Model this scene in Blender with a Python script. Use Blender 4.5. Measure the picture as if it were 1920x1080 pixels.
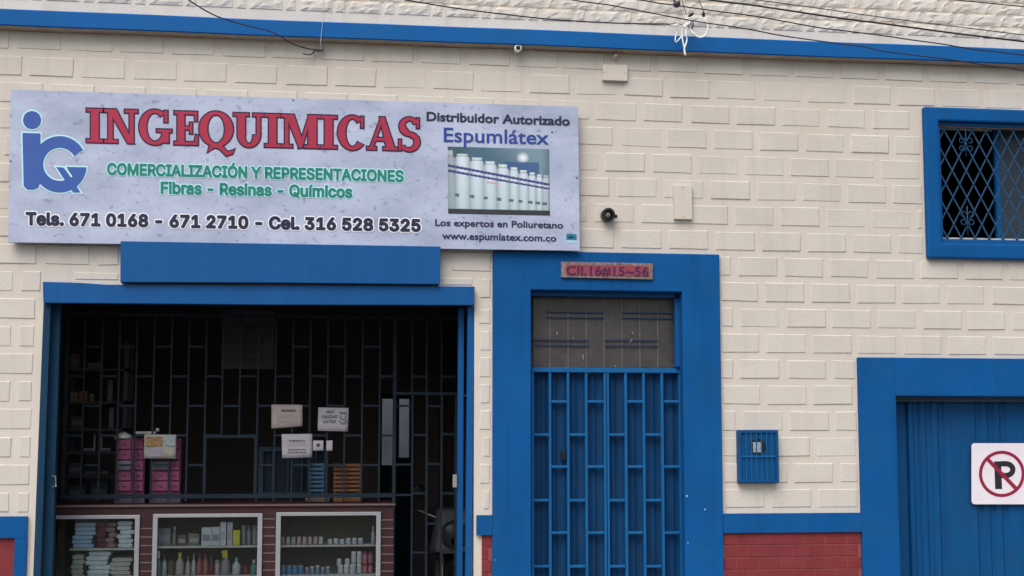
import bpy, bmesh, math, random
from mathutils import Vector, Matrix
random.seed(7)
S = bpy.context.scene
for o in list(bpy.data.objects): bpy.data.objects.remove(o)
COL = S.collection

# ------------------------------------------------------------ camera
F, YAW, PITCH, CX, CD, CZ = 2815.66, .1425, .10395, 2.33608, 9.04832, 1.60268
ZO = 4.1            # height of the top of the first brick course
X0 = .66326         # phase of the brick grid
PW, PH = .30, .16058
_f0 = Vector((math.sin(YAW), math.cos(YAW), 0)); _r = Vector((math.cos(YAW), -math.sin(YAW), 0)); _up = Vector((0, 0, 1))
_f = _f0*math.cos(PITCH)+_up*math.sin(PITCH); _u = -_f0*math.sin(PITCH)+_up*math.cos(PITCH)
cd = bpy.data.cameras.new('camera'); cam = bpy.data.objects.new('camera', cd); COL.objects.link(cam)
cd.sensor_width = 36; cd.lens = F/1920*36; cd.clip_end = 500; cd.clip_start = .05
cam.matrix_world = Matrix(((_r.x, _u.x, -_f.x, CX), (_r.y, _u.y, -_f.y, -CD), (_r.z, _u.z, -_f.z, CZ), (0, 0, 0, 1)))
S.camera = cam
S.render.resolution_x = 1024; S.render.resolution_y = 576

# ------------------------------------------------------------ light
SUN_EL, SUN_AZ = math.radians(52), math.radians(-150)     # azimuth clockwise from +Y
w = bpy.data.worlds.new('World'); S.world = w; w.use_nodes = True
nt = w.node_tree; bg = nt.nodes['Background']
sky = nt.nodes.new('ShaderNodeTexSky'); sky.sky_type = 'NISHITA'; sky.sun_disc = False
sky.sun_elevation = SUN_EL; sky.sun_rotation = SUN_AZ; sky.air_density = 1.3; sky.dust_density = 4.0; sky.ozone_density = 1.0
nt.links.new(sky.outputs[0], bg.inputs[0]); bg.inputs[1].default_value = .095
sl = bpy.data.lights.new('sun', 'SUN'); sl.energy = 1.0; sl.angle = math.radians(48); sl.color = (1, .96, .9)
sun = bpy.data.objects.new('sun', sl); COL.objects.link(sun)
sd = Vector((math.sin(SUN_AZ)*math.cos(SUN_EL), math.cos(SUN_AZ)*math.cos(SUN_EL), math.sin(SUN_EL)))
sun.rotation_euler = sd.to_track_quat('Z', 'Y').to_euler()
S.view_settings.view_transform = 'Standard'; S.view_settings.look = 'None'
S.view_settings.exposure = 0.9; S.view_settings.gamma = 1; S.view_settings.use_curve_mapping = False

# ------------------------------------------------------------ helpers
def W(px, py, y=0.0):
    """point of the place at depth y seen at that spot of the photograph"""
    d = _r*((px-960)/F)+_u*((540-py)/F)+_f
    return Vector((CX, -CD, CZ))+d*((y+CD)/d.y)
def srgb(r, g, b):
    c = lambda v: (v/12.92 if v <= .04045 else ((v+.055)/1.055)**2.4)
    return (c(r/255), c(g/255), c(b/255))
_m = {}
def mat(name, col, rough=.8, var=.08, scale=6, bump=0.0, bscale=60, metal=0, spec=.3, col2=None, streak=False, dirt=None, dscale=2.0, damt=.5, runs=0):
    if name in _m: return _m[name]
    m = bpy.data.materials.new(name); m.use_nodes = True; n = m.node_tree; N = n.nodes; L = n.links
    b = N['Principled BSDF']; b.inputs['Roughness'].default_value = rough; b.inputs['Metallic'].default_value = metal
    b.inputs['Specular IOR Level'].default_value = spec
    geo = N.new('ShaderNodeNewGeometry'); mp = N.new('ShaderNodeMapping'); L.new(geo.outputs['Position'], mp.inputs[0])
    if streak: mp.inputs['Scale'].default_value = (3, 3, .35)
    tx = N.new('ShaderNodeTexNoise'); tx.inputs['Scale'].default_value = scale; tx.inputs['Detail'].default_value = 6; tx.inputs['Roughness'].default_value = .6
    L.new(mp.outputs[0], tx.inputs['Vector'])
    rp = N.new('ShaderNodeValToRGB'); L.new(tx.outputs[0], rp.inputs[0])
    c2 = col2 or tuple(min(1, c*(1+var)) for c in col); c1 = tuple(c*(1-var) for c in col)
    rp.color_ramp.elements[0].position = .3; rp.color_ramp.elements[1].position = .7
    rp.color_ramp.elements[0].color = (*c1, 1); rp.color_ramp.elements[1].color = (*c2, 1)
    out = rp.outputs[0]
    if dirt:
        t2 = N.new('ShaderNodeTexNoise'); t2.inputs['Scale'].default_value = dscale; t2.inputs['Detail'].default_value = 8; t2.inputs['Roughness'].default_value = .65
        L.new(geo.outputs['Position'], t2.inputs['Vector'])
        mr = N.new('ShaderNodeMapRange'); mr.inputs[1].default_value = .5; mr.inputs[2].default_value = .8; mr.inputs[4].default_value = damt; L.new(t2.outputs[0], mr.inputs[0])
        mx = N.new('ShaderNodeMixRGB'); mx.inputs[2].default_value = (*dirt, 1); L.new(mr.outputs[0], mx.inputs[0]); L.new(out, mx.inputs[1]); out = mx.outputs[0]
    if runs:      # rain runs: long thin vertical stains
        m4 = N.new('ShaderNodeMapping'); m4.inputs['Scale'].default_value = (9, 9, .5); L.new(geo.outputs['Position'], m4.inputs[0])
        t4 = N.new('ShaderNodeTexNoise'); t4.inputs['Scale'].default_value = 1.6; t4.inputs['Detail'].default_value = 5; t4.inputs['Roughness'].default_value = .6; L.new(m4.outputs[0], t4.inputs['Vector'])
        r4 = N.new('ShaderNodeMapRange'); r4.inputs[1].default_value = .52; r4.inputs[2].default_value = .78; r4.inputs[4].default_value = runs; L.new(t4.outputs[0], r4.inputs[0])
        x4 = N.new('ShaderNodeMixRGB'); x4.blend_type = 'MULTIPLY'; x4.inputs[2].default_value = (.55, .50, .44, 1); L.new(r4.outputs[0], x4.inputs[0]); L.new(out, x4.inputs[1]); out = x4.outputs[0]
    L.new(out, b.inputs['Base Color'])
    if bump:
        t3 = N.new('ShaderNodeTexNoise'); t3.inputs['Scale'].default_value = bscale; t3.inputs['Detail'].default_value = 5
        L.new(geo.outputs['Position'], t3.inputs['Vector'])
        bp = N.new('ShaderNodeBump'); bp.inputs['Strength'].default_value = bump; bp.inputs['Distance'].default_value = .01
        L.new(t3.outputs[0], bp.inputs['Height']); L.new(bp.outputs[0], b.inputs['Normal'])
    _m[name] = m; return m
def glassmat(name, col, rough=.05, alpha=.25):
    if name in _m: return _m[name]
    m = bpy.data.materials.new(name); m.use_nodes = True; N = m.node_tree.nodes; L = m.node_tree.links
    out = N['Material Output']; g = N.new('ShaderNodeBsdfGlossy'); g.inputs['Roughness'].default_value = rough
    t = N.new('ShaderNodeBsdfTransparent'); t.inputs[0].default_value = (*col, 1)
    f = N.new('ShaderNodeFresnel'); f.inputs[0].default_value = 1.5; mx = N.new('ShaderNodeMixShader')
    L.new(f.outputs[0], mx.inputs[0]); L.new(t.outputs[0], mx.inputs[1]); L.new(g.outputs[0], mx.inputs[2]); L.new(mx.outputs[0], out.inputs[0])
    _m[name] = m; return m

class MB:
    def __init__(s): s.v = []; s.f = []
    def add(s, vs, fs):
        k = len(s.v); s.v += [tuple(v) for v in vs]; s.f += [tuple(i+k for i in f) for f in fs]; return s
    def box(s, a, b):
        x0, x1 = sorted((a[0], b[0])); y0, y1 = sorted((a[1], b[1])); z0, z1 = sorted((a[2], b[2]))
        return s.add([(x0, y0, z0), (x1, y0, z0), (x1, y1, z0), (x0, y1, z0), (x0, y0, z1), (x1, y0, z1), (x1, y1, z1), (x0, y1, z1)],
                     [(0, 3, 2, 1), (4, 5, 6, 7), (0, 1, 5, 4), (1, 2, 6, 5), (2, 3, 7, 6), (3, 0, 4, 7)])
    def bpx(s, xl, yt, xr, yb, y, th):
        """box whose front face at depth y covers those pixels; th deep"""
        ym = (yt+yb)/2; xm = (xl+xr)/2
        return s.box((W(xl, ym, y).x, y, W(xm, yb, y).z), (W(xr, ym, y).x, y+th, W(xm, yt, y).z))
    def cham(s, a, b, c=.006):
        """box with a chamfered front (towards -y)"""
        x0, x1 = sorted((a[0], b[0])); y0, y1 = sorted((a[1], b[1])); z0, z1 = sorted((a[2], b[2]))
        return s.add([(x0, y1, z0), (x1, y1, z0), (x1, y1, z1), (x0, y1, z1), (x0, y0+c, z0), (x1, y0+c, z0), (x1, y0+c, z1), (x0, y0+c, z1),
                      (x0+c, y0, z0+c), (x1-c, y0, z0+c), (x1-c, y0, z1-c), (x0+c, y0, z1-c)],
                     [(0, 3, 2, 1), (0, 1, 5, 4), (1, 2, 6, 5), (2, 3, 7, 6), (3, 0, 4, 7), (4, 5, 9, 8), (5, 6, 10, 9), (6, 7, 11, 10), (7, 4, 8, 11), (8, 9, 10, 11)])
    def prism(s, pts, y0, y1):
        """pixel outline, unprojected at depth y0, extruded to y1"""
        P = [W(px, py, y0) for px, py in pts]; n = len(P)
        a = sum((P[i].x*P[(i+1) % n].z-P[(i+1) % n].x*P[i].z) for i in range(n))
        if a < 0: P.reverse()
        return s.add([(p.x, y0, p.z) for p in P]+[(p.x, y1, p.z) for p in P],
                     [tuple(range(n)), tuple(range(2*n-1, n-1, -1))]+[(i, i+n, (i+1) % n+n, (i+1) % n) for i in range(n)])
    def flat(s, pts, y):
        P = [W(px, py, y) for px, py in pts]; n = len(P)
        a = sum((P[i].x*P[(i+1) % n].z-P[(i+1) % n].x*P[i].z) for i in range(n))
        if a < 0: P.reverse()
        return s.add(P, [tuple(range(n))])
    def tube(s, pts, r, n=8, cap=True):
        pts = [Vector(p) for p in pts]; k0 = len(s.v); up = Vector((.123, .31, .95))
        for i, p in enumerate(pts):
            t = (pts[min(i+1, len(pts)-1)]-pts[max(i-1, 0)]).normalized()
            a = t.cross(up).normalized(); b = t.cross(a)
            rr = r[i] if isinstance(r, (list, tuple)) else r
            for j in range(n):
                q = 2*math.pi*j/n; s.v.append(tuple(p+a*math.cos(q)*rr+b*math.sin(q)*rr))
        for i in range(len(pts)-1):
            for j in range(n):
                s.f.append((k0+i*n+j, k0+i*n+(j+1) % n, k0+(i+1)*n+(j+1) % n, k0+(i+1)*n+j))
        if cap: s.f.append(tuple(k0+j for j in range(n-1, -1, -1))); e = k0+(len(pts)-1)*n; s.f.append(tuple(e+j for j in range(n)))
        return s
    def lathe(s, c, prof, n=12, axis='z'):
        """profile [(r, h)] turned round the axis at c"""
        k0 = len(s.v)
        for r, h in prof:
            for j in range(n):
                q = 2*math.pi*j/n; a, b = r*math.cos(q), r*math.sin(q)
                s.v.append((c[0]+a, c[1]+b, c[2]+h) if axis == 'z' else ((c[0]+a, c[1]-h, c[2]+b) if axis == 'y' else (c[0]+h, c[1]+a, c[2]+b)))
        for i in range(len(prof)-1):
            for j in range(n):
                s.f.append((k0+i*n+j, k0+i*n+(j+1) % n, k0+(i+1)*n+(j+1) % n, k0+(i+1)*n+j))
        s.f.append(tuple(k0+j for j in range(n-1, -1, -1))); e = k0+(len(prof)-1)*n; s.f.append(tuple(e+j for j in range(n)))
        return s
    def mesh(s, name, m):
        me = bpy.data.meshes.new(name); me.from_pydata(s.v, [], s.f)
        if isinstance(m, (list, tuple)):
            for q in m: me.materials.append(q)
        else: me.materials.append(m)
        me.update(); return me
    def build(s, name, m, parent=None, smooth=False, bevel=0):
        me = s.mesh(name, m)
        if smooth:
            for p in me.polygons: p.use_smooth = True
        return link(name, me, parent, bevel)
def link(name, me, parent=None, bevel=0):
    o = bpy.data.objects.new(name, me); COL.objects.link(o)
    if parent: o.parent = parent
    if bevel:
        md = o.modifiers.new('b', 'BEVEL'); md.width = bevel; md.segments = 2; md.limit_method = 'ANGLE'
    return o
def tag(o, label=None, cat=None, group=None, kind=None):
    if label: o['label'] = label
    if cat: o['category'] = cat
    if group: o['group'] = group
    if kind: o['kind'] = kind
    return o
def thing(name, label, cat, group=None):
    o = bpy.data.objects.new(name, None); COL.objects.link(o); return tag(o, label, cat, group)
def holes(mb, outer, hs, y0, y1):
    """slab x0,z0,x1,z1 with rectangular holes, from y0 (front) to y1"""
    xs = sorted({outer[0], outer[2], *[h[0] for h in hs], *[h[2] for h in hs]}); zs = sorted({outer[1], outer[3], *[h[1] for h in hs], *[h[3] for h in hs]})
    xs = [x for x in xs if outer[0] <= x <= outer[2]]; zs = [z for z in zs if outer[1] <= z <= outer[3]]
    nx, nz = len(xs)-1, len(zs)-1
    def solid(i, j):
        if i < 0 or j < 0 or i >= nx or j >= nz: return False
        cx, cz = (xs[i]+xs[i+1])/2, (zs[j]+zs[j+1])/2
        return not any(h[0] < cx < h[2] and h[1] < cz < h[3] for h in hs)
    V = [(x, y, z) for y in (y0, y1) for z in zs for x in xs]; K = (nx+1)*(nz+1)
    id_ = lambda i, j, k: k*K+j*(nx+1)+i
    fs = []
    for i in range(nx):
        for j in range(nz):
            if not solid(i, j): continue
            fs.append((id_(i, j, 0), id_(i+1, j, 0), id_(i+1, j+1, 0), id_(i, j+1, 0)))
            fs.append((id_(i, j+1, 1), id_(i+1, j+1, 1), id_(i+1, j, 1), id_(i, j, 1)))
            if not solid(i-1, j): fs.append((id_(i, j, 0), id_(i, j+1, 0), id_(i, j+1, 1), id_(i, j, 1)))
            if not solid(i+1, j): fs.append((id_(i+1, j, 0), id_(i+1, j, 1), id_(i+1, j+1, 1), id_(i+1, j+1, 0)))
            if not solid(i, j-1): fs.append((id_(i, j, 0), id_(i, j, 1), id_(i+1, j, 1), id_(i+1, j, 0)))
            if not solid(i, j+1): fs.append((id_(i, j+1, 0), id_(i+1, j+1, 0), id_(i+1, j+1, 1), id_(i, j+1, 1)))
    used = sorted({q for f in fs for q in f}); re = {q: n for n, q in enumerate(used)}
    return mb.add([V[q] for q in used], [tuple(re[q] for q in f) for f in fs])

# ------------------------------------------------------------ materials
CREAM = mat('cream_masonry_paint', (.595, .552, .50), .85, .05, 1.6, .18, 90, dirt=(.58, .48, .41), dscale=2.2, damt=.5, runs=.22)
CREAMB = mat('cream_brick_paint', (.575, .545, .503), .85, .06, 2.4, .2, 90, dirt=(.585, .50, .44), dscale=3, damt=.6, runs=.22)
CREAM2 = mat('upper_cream_paint', (.615, .59, .55), .85, .05, 3, .25, 70, dirt=(.5, .43, .35), dscale=5, damt=.5, runs=.3)
BLUE = mat('blue_masonry_paint', (.001, .079, .27), .7, .14, 1.8, .15, 70, spec=.15, dirt=(.012, .085, .21), dscale=5, damt=.6, runs=.35)
BLUEM = mat('blue_metal_paint', (.002, .078, .26), .5, .10, 4.0, .06, 30, spec=.22, streak=True)
BLUED = mat('blue_sheet_metal', (.001, .064, .20), .5, .14, 5.0, .06, 30, spec=.2, streak=True, dirt=(.012, .05, .11), dscale=3, damt=.6)
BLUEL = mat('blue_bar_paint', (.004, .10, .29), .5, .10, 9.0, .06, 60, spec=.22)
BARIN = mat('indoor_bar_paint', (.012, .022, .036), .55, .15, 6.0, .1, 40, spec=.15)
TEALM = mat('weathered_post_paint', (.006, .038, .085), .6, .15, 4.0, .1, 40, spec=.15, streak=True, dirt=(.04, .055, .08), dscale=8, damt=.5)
REDB = mat('red_brick_paint', (.185, .032, .038), .8, .10, 9, .2, 90, dirt=(.21, .07, .065), dscale=7, damt=.4, spec=.15)
REDJ = mat('red_joint_paint', (.25, .065, .07), .85, .1, 10, .3, 90)
DARKIN = mat('indoor_wall_paint', (.23, .21, .235), .95, .1, 2)
CEIL = mat('indoor_ceiling', (.22, .12, .08), .95, .1, 2)
CONC = mat('grey_concrete', (.28, .27, .25), .9, .15, 3, .4, 30)
ASPH = mat('asphalt', (.055, .054, .052), .9, .2, 8, .5, 60)
GREY = mat('grey_mortar', (.42, .38, .33), .9, .12, 6, .4, 60)
WIRE = mat('black_cable_rubber', (.03, .03, .032), .6, .1, 20)
WHITEP = mat('white_plastic', (.75, .75, .73), .45, .03, 10)
BLACK = mat('black_plastic', (.012, .012, .013), .4, .1, 10)
ALU = mat('aluminium_frame', (.30, .315, .35), .4, .06, 8, metal=.3, spec=.5)
SLAT = mat('maroon_slat_board', (.034, .011, .015), .6, .2, 12, .1, 40)
PALE = mat('pale_edge_strip', (.13, .10, .11), .6, .1, 20)
INTW = mat('cabinet_inside', (.20, .19, .16), .8, .1, 5)
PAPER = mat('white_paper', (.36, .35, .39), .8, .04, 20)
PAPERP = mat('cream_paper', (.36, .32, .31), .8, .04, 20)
INK = mat('dark_ink', (.05, .05, .06), .8, .05, 20)
DUSTG = mat('dusty_glass', (.046, .043, .045), .4, .25, 9, .15, 40, spec=.5, dirt=(.085, .072, .066), dscale=14, damt=.6)

# ------------------------------------------------------------ ground (setting)
FL = .12
tag(MB().box((-60, -2.0, -.5), (60, -60, 0)).build('street', ASPH), kind='structure')
tag(MB().box((-60, -2.0, -.5), (60, -1.85, .13)).build('kerb', CONC), kind='structure')
tag(MB().box((-60, -1.85, -.5), (60, 0.0, FL)).build('sidewalk', CONC), kind='structure')
tag(MB().box((-60, 0.0, -.5), (60, 60, FL-.004)).build('ground', CONC), kind='structure')

# ------------------------------------------------------------ the building
BLD = thing('shop_building', 'cream painted shop building with blue trim, raised brick pattern and a blue ledge', 'building')
def rx(px, py=800, y=0): return W(px, py, y).x
def rz(px, py, y=0): return W(px, py, y).z
SHOP = (rx(84, 800), FL, rx(889, 800), rz(500, 562))                # x0,z0,x1,z1
DOOR = (rx(993, 620), FL, rx(1279, 620), rz(1140, 545))
GARX1 = rx(1678, 900)+2.6
GAR = (rx(1678, 820), FL, GARX1, rz(1750, 742))
WIN = (rx(1758, 340), rz(1830, 458), rx(1758, 340)+1.02, rz(1830, 232))
WX0, WX1 = -1.2, 10.2
BTOP = ZO+.105
b = MB(); holes(b, (WX0, FL-.3, WX1, BTOP-.05), [SHOP, DOOR, GAR, WIN], 0, .22); wall = b.build('wall', CREAM, BLD)
b = MB().box((WX0, 0.0, BTOP-.05), (WX1, .22, ZO+1.6)); b.build('upper_wall', CREAM2, BLD)
# side, back walls, roof, inner partitions
RY = 5.2      # back wall of the shop room
for q_ in (WX0, WX1-.2): MB().box((q_, .22, FL-.3), (q_+.2, RY+.15, ZO+1.39)).build('side_wall', CREAM, BLD)
b = MB().box((WX0, .22, ZO+1.4), (WX1, RY+.15, ZO+1.58)); b.build('roof', CONC, BLD)
bx0, bz1, bx1 = rx(713, 800, RY), rz(740, 742, RY), rx(772, 800, RY)
b = MB(); holes(b, (WX0+.2, FL, WX1-.2, ZO+1.39), [(bx0, FL, bx1, bz1)], RY, RY+.15); b.build('back_wall', DARKIN, BLD)
ipx0, ipx1 = rx(84)-.45, rx(889)+.28
for q_ in (ipx0-.12, ipx1): MB().box((q_, .22, FL), (q_+.12, RY, 3.3)).build('partition_wall', DARKIN, BLD)
b = MB().box((ipx0-.12, .22, 3.3), (ipx1+.12, RY, 3.42)); b.build('ceiling', CEIL, BLD)
b = MB().box((WX0+.2, .22, FL), (WX1-.2, RY, FL+.01)); b.build('floor', CONC, BLD)
tag(MB().box((WX0+.2, 8.8, FL-.3), (WX1-.2, 9.0, 2.9)).build('yard_wall', mat('grey_blue_render', (.17, .18, .215), .9, .3, 1.5, .2, 30)), 'grey yard wall seen through the glazed back door', 'wall')

# ledge: a bent concrete band
def ledge():
    b = MB(); P = [(-.35, .13), (-.16, .14), (0, .135)]
    xs = [WX0+i*(WX1-WX0)/60 for i in range(61)]
    prof = [(0, -.004), (-.085, -.001), (-.092, .006), (-.092, .094), (-.086, .101), (0, .112)]
    for i, x in enumerate(xs):
        j = math.sin(x*2.1)*.002+math.sin(x*5.3)*.0012
        for y, z in prof: b.v.append((x, y+j*.6, ZO+z+j+.0))
    n = len(prof)
    for i in range(60):
        for k in range(n-1):
            a = i*n+k; b.f.append((a, a+1, a+n+1, a+n))
    return b, n-1
# measured in the photo on the wall plane; correct the height for the ledge standing proud
DZ = lambda y: 0
lb_, ln_ = ledge(); lg = lb_.build('ledge', [mat('blue_ledge_paint', (.002, .098, .33), .65, .08, 2.2, .15, 60, spec=.18, dirt=(.015, .11, .30), dscale=3, damt=.5), mat('unpainted_soffit', (.36, .29, .235), .9, .2, 12, .3, 60, dirt=(.50, .45, .39), dscale=7, damt=.8)], BLD)
for q_, p_ in enumerate(lg.data.polygons): p_.material_index = 1 if q_ % ln_ == 0 else 0
lg.location.z = (W(960, 84, -.092).z-ZO)
# cream bricks ---------------------------------------------------------
SIGN = [(20, 168), (1084, 200), (1087, 470), (15, 454)]
SX0, SX1 = rx(24, 300), rx(1080, 330); SZ1, SZ0 = rz(550, 190), rz(550, 458)
DF = (rx(923, 700), FL, rx(1350, 700), rz(1134, 474))               # door surround
GF = (rx(1609, 800), FL, GARX1+.24, rz(1760, 671.5))                # garage surround
WF = (rx(1731, 340), rz(1830, 487), rx(1731, 340)+1.16, rz(1830, 206))
LT1 = (rx(226, 500), rz(520, 531), rx(825, 500), rz(520, 450)); LT2 = (rx(80, 550), rz(480, 571), rx(890, 550), rz(480, 533))
SHO = (SHOP[0]-.065, FL, SHOP[2]+.02, SHOP[3])
PLZ = rz(1480, 962); PL0 = rz(1480, 998)                            # dado band
EXC = [DF, GF, WF, LT1, LT2, SHO]
def clip(r):
    x0, z0, x1, z1 = r; m = .012
    for e in EXC:
        a0, c0, a1, c1 = e[0]-m, e[1]-m, e[2]+m, e[3]+m
        if x0 < a1 and x1 > a0 and z0 < c1 and z1 > c0:
            o = [(x0, z0, a0, z1), (a1, z0, x1, z1), (x0, z0, x1, c0), (x0, c1, x1, z1)]
            o = [q for q in o if q[2]-q[0] > .03 and q[3]-q[1] > .04]
            if not o: return None
            x0, z0, x1, z1 = max(o, key=lambda q: (q[2]-q[0])*(q[3]-q[1]))
    return x0, z0, x1, z1
PHASE = [0, .0, .26, .68, .19, .85, .10, .62, .19, .67, .25, .70, .25, .69, .25, .72, .31, .80, .31]
BW, BHH, BP = .254, .118, .0048
PLX = rx(1203, 410)
def uneven(x0, y0, z0, x1, z1):
    b = MB().cham((x0, y0, z0), (x1, .004, z1), .0046+random.uniform(-.0008, .0014)); R = random.uniform
    for i in range(4):
        a, c = R(-.0026, .0026), R(-.0022, .0022)
        for k in (4+i, 8+i): v = b.v[k]; b.v[k] = (v[0]+a, v[1]+(R(-.0008, .0012) if k > 7 else 0), v[2]+c)
    return b
BV = [uneven(0, -BP, 0, BW, BHH).mesh('brick', CREAMB) for _ in range(12)]
stuffb = MB()
vx0, vx1 = rx(-25, 500), rx(1945, 500)
nb = 0
for k in range(1, 19):
    zb = ZO-k*PH
    for i in range(-10, 34):
        x = X0+(i+PHASE[k])*PW
        if x < WX0+.02 or x+BW > WX1-.02: continue
        if x > SX0 and x+BW < SX1 and zb > SZ0 and zb+BHH < SZ1: continue
        if k == 7 and abs(x-PLX) < .15:
            MB().cham((x, -BP, zb), (x+BW+PW, .004, zb+BHH), .0046).build('brick', CREAMB, BLD); continue
        if k == 7 and abs(x-PLX-PW) < .15: continue
        r = (x, zb, x+BW, zb+BHH)
        if k == 1: r = (x, zb, x+BW, zb+BHH-.006)
        if k == 18: r = (x, zb+.006, x+BW, zb+BHH)
        c = clip(r)
        if not c: continue
        if c[0] > vx1 or c[2] < vx0:
            stuffb.cham((c[0], -BP, c[1]), (c[2], .004, c[3]), .005); continue
        if c == r and k not in (1, 18):
            o = link('brick', random.choice(BV), BLD); o.location = (x+random.uniform(-.003, .003), random.uniform(-.0015, .0025), zb+random.uniform(-.0015, .0015))
            o.rotation_euler.y = random.uniform(-.004, .004)
        else:
            uneven(c[0], -BP+random.uniform(-.0005, .001), c[1], c[2], c[3]).build('brick', CREAMB, BLD)
        nb += 1
tag(stuffb.build('outer_bricks', CREAMB, BLD), kind='stuff')

# upper rusticated blocks ---------------------------------------------
def rough_block(wd, hg, seed):
    rnd = random.Random(seed); b = MB(); nx, nz = (7 if wd > .1 else 3), 4
    for j in range(nz+1):
        for i in range(nx+1):
            edge = i in (0, nx) or j in (0, nz)
            y = -.004 if edge else -.005-rnd.random()*.007
            b.v.append((wd*i/nx+(0 if edge else rnd.uniform(-.006, .006)), y, hg*j/nz+(0 if edge else rnd.uniform(-.003, .003))))
    for j in range(nz):
        for i in range(nx): a = j*(nx+1)+i; b.f.append((a, a+1, a+nx+2, a+nx+1))
    k = len(b.v); b.add([(0, .002, 0), (wd, .002, 0), (wd, .002, hg), (0, .002, hg)], [])
    rim = [list(range(0, nx+1)), [j*(nx+1)+nx for j in range(nz+1)], [nz*(nx+1)+i for i in range(nx, -1, -1)], [j*(nx+1) for j in range(nz, -1, -1)]]
    for q, rm in enumerate(rim): b.f.append(tuple([k+q]+[k+(q+1) % 4]+rm[::-1]))
    return b.mesh('stone_block', CREAM2)
LONG = [rough_block(.192, .072, s) for s in range(7)]; SHORT = [rough_block(.056, .072, 40+s) for s in range(4)]
ub = rz(900, 33)
st2 = MB()
UPH = [(640-629)/88*0, .0, .0]
ux = rx(629, 20)
for k in range(9):
    zb = ub+k*.0825
    off = [0, .40, .05, .43, .02, .41, .06, .4, 0][k]*.30
    for i in range(-9, 30):
        x = ux+off+i*.30
        if x < WX0+.02 or x+.28 > WX1-.02: continue
        vis = k < 3 and vx0-.1 < x < vx1 and (k == 0 and x > 1.1 or k == 1 and x > 2.4 or k == 2 and x > 4.8)
        for (dx, L) in ((0, SHORT), (.083, LONG)):
            me = random.choice(L)
            if vis:
                o = link('stone_block', me, BLD); o.location = (x+dx+random.uniform(-.003, .003), 0, zb+random.uniform(-.001, .001))
            else:
                st2.add([(v.co.x+x+dx, v.co.y, v.co.z+zb) for v in me.vertices], [tuple(p.vertices) for p in me.polygons])
tag(st2.build('outer_stone_blocks', CREAM2, BLD), kind='stuff')
b = MB()
for k in range(1, 10): b.box((WX0, -.0025, ub+k*.0825-.0095), (WX1, .001, ub+k*.0825-.001))
b.build('joint_strip', mat('weathered_joint', (.50, .42, .34), .9, .25, 9, .4, 50, dirt=(.6, .56, .5), dscale=4, damt=.8), BLD)

# painted surrounds, dado bands, red bricks ---------------------------
FY = -.028
b = MB(); holes(b, (DF[0], FL, DF[2], DF[3]), [(DOOR[0]+.004, FL-.1, DOOR[2]-.004, DOOR[3]-.004)], FY, .045); b.build('door_surround', BLUE, BLD, bevel=.006)
b = MB(); holes(b, (GF[0], FL, GF[2], GF[3]), [(GAR[0]+.004, FL-.1, GAR[2]-.004, GAR[3]-.004)], FY, .10); b.build('garage_surround', BLUE, BLD, bevel=.006)
b = MB(); b.box((DF[2]+.001, -.0265, PL0), (GF[0]-.001, .001, PLZ)); b.build('dado_band', BLUE, BLD)
b = MB(); b.box((rx(893, 980), -.0265, PL0), (DF[0]-.001, .001, PLZ)); b.build('dado_band', BLUE, BLD)
b = MB(); b.box((GF[2]+.001, -.0265, PL0), (WX1, .001, PLZ)); b.build('dado_band', BLUE, BLD)
lz1, lz0 = rz(25, 968), rz(25, 1008)
b = MB(); b.box((WX0, -.026, lz0), (rx(52, 990), .001, lz1)); b.build('dado_band', BLUE, BLD)
b = MB(); b.box((rx(28, 1040), -.0245, FL), (rx(51, 1040), .001, lz0-.001)); b.build('dado_post', BLUE, BLD)
def reds(x0, x1, ztop, ph=0):
    MB().box((x0, -.006, FL), (x1, .001, ztop)).build('dado_panel', REDJ, BLD)
    h = .0745; k = 0; z = ztop
    while z-.01 > FL:
        zt = z-.003; zb = max(z-h+.003, FL+.002); off = (ph+(0 if k % 2 else .5))*.142
        i = -2
        while x0+off+i*.142 < x1:
            a = max(x0+.003, x0+off+i*.142); c = min(x1-.003, x0+off+i*.142+.136)
            if c-a > .02: MB().cham((a, -.010+random.uniform(-.001, .001), zb), (c, -.005, zt), .002).build('brick', REDB, BLD)
            i += 1
        z -= h; k += 1
reds(DF[2]+.002, GF[0]-.002, PL0-.001, .1)
reds(rx(903, 1040), DF[0]-.002, PL0-.001, .3)
MB().box((WX0, -.006, FL), (rx(28, 1040)-.001, .001, lz0-.001)).build('dado_panel', REDB, BLD)

b = MB()
for px, py, r_ in ((1288, 930, 1.8), (1322, 955, 1.4), (1290, 1018, 1.2), (919+9, 1050, .9)):
    if r_: b.flat([(px-r_, py-r_*.6), (px+r_*.3, py-r_), (px+r_, py+r_*.2), (px+r_*.2, py+r_), (px-r_*.8, py+r_*.7)], FY-.0012)
b.build('paint_chip', mat('bare_plaster_chip', (.5, .5, .48), .9), BLD)
# shutter beam over the shop ------------------------------------------
b = MB().prism([(80, 528), (150, 530), (200, 533.5), (520, 535), (890, 537), (889.5, 572), (480, 571), (81, 567.5)], -.055, .0); b.build('shutter_beam', BLUEM, BLD, bevel=.003)
b = MB().prism([(226, 452), (826, 462), (825, 533), (520, 530), (225.5, 529)], -.085, -.0); b.build('blue_panel', BLUEM, BLD, bevel=.003)
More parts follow.
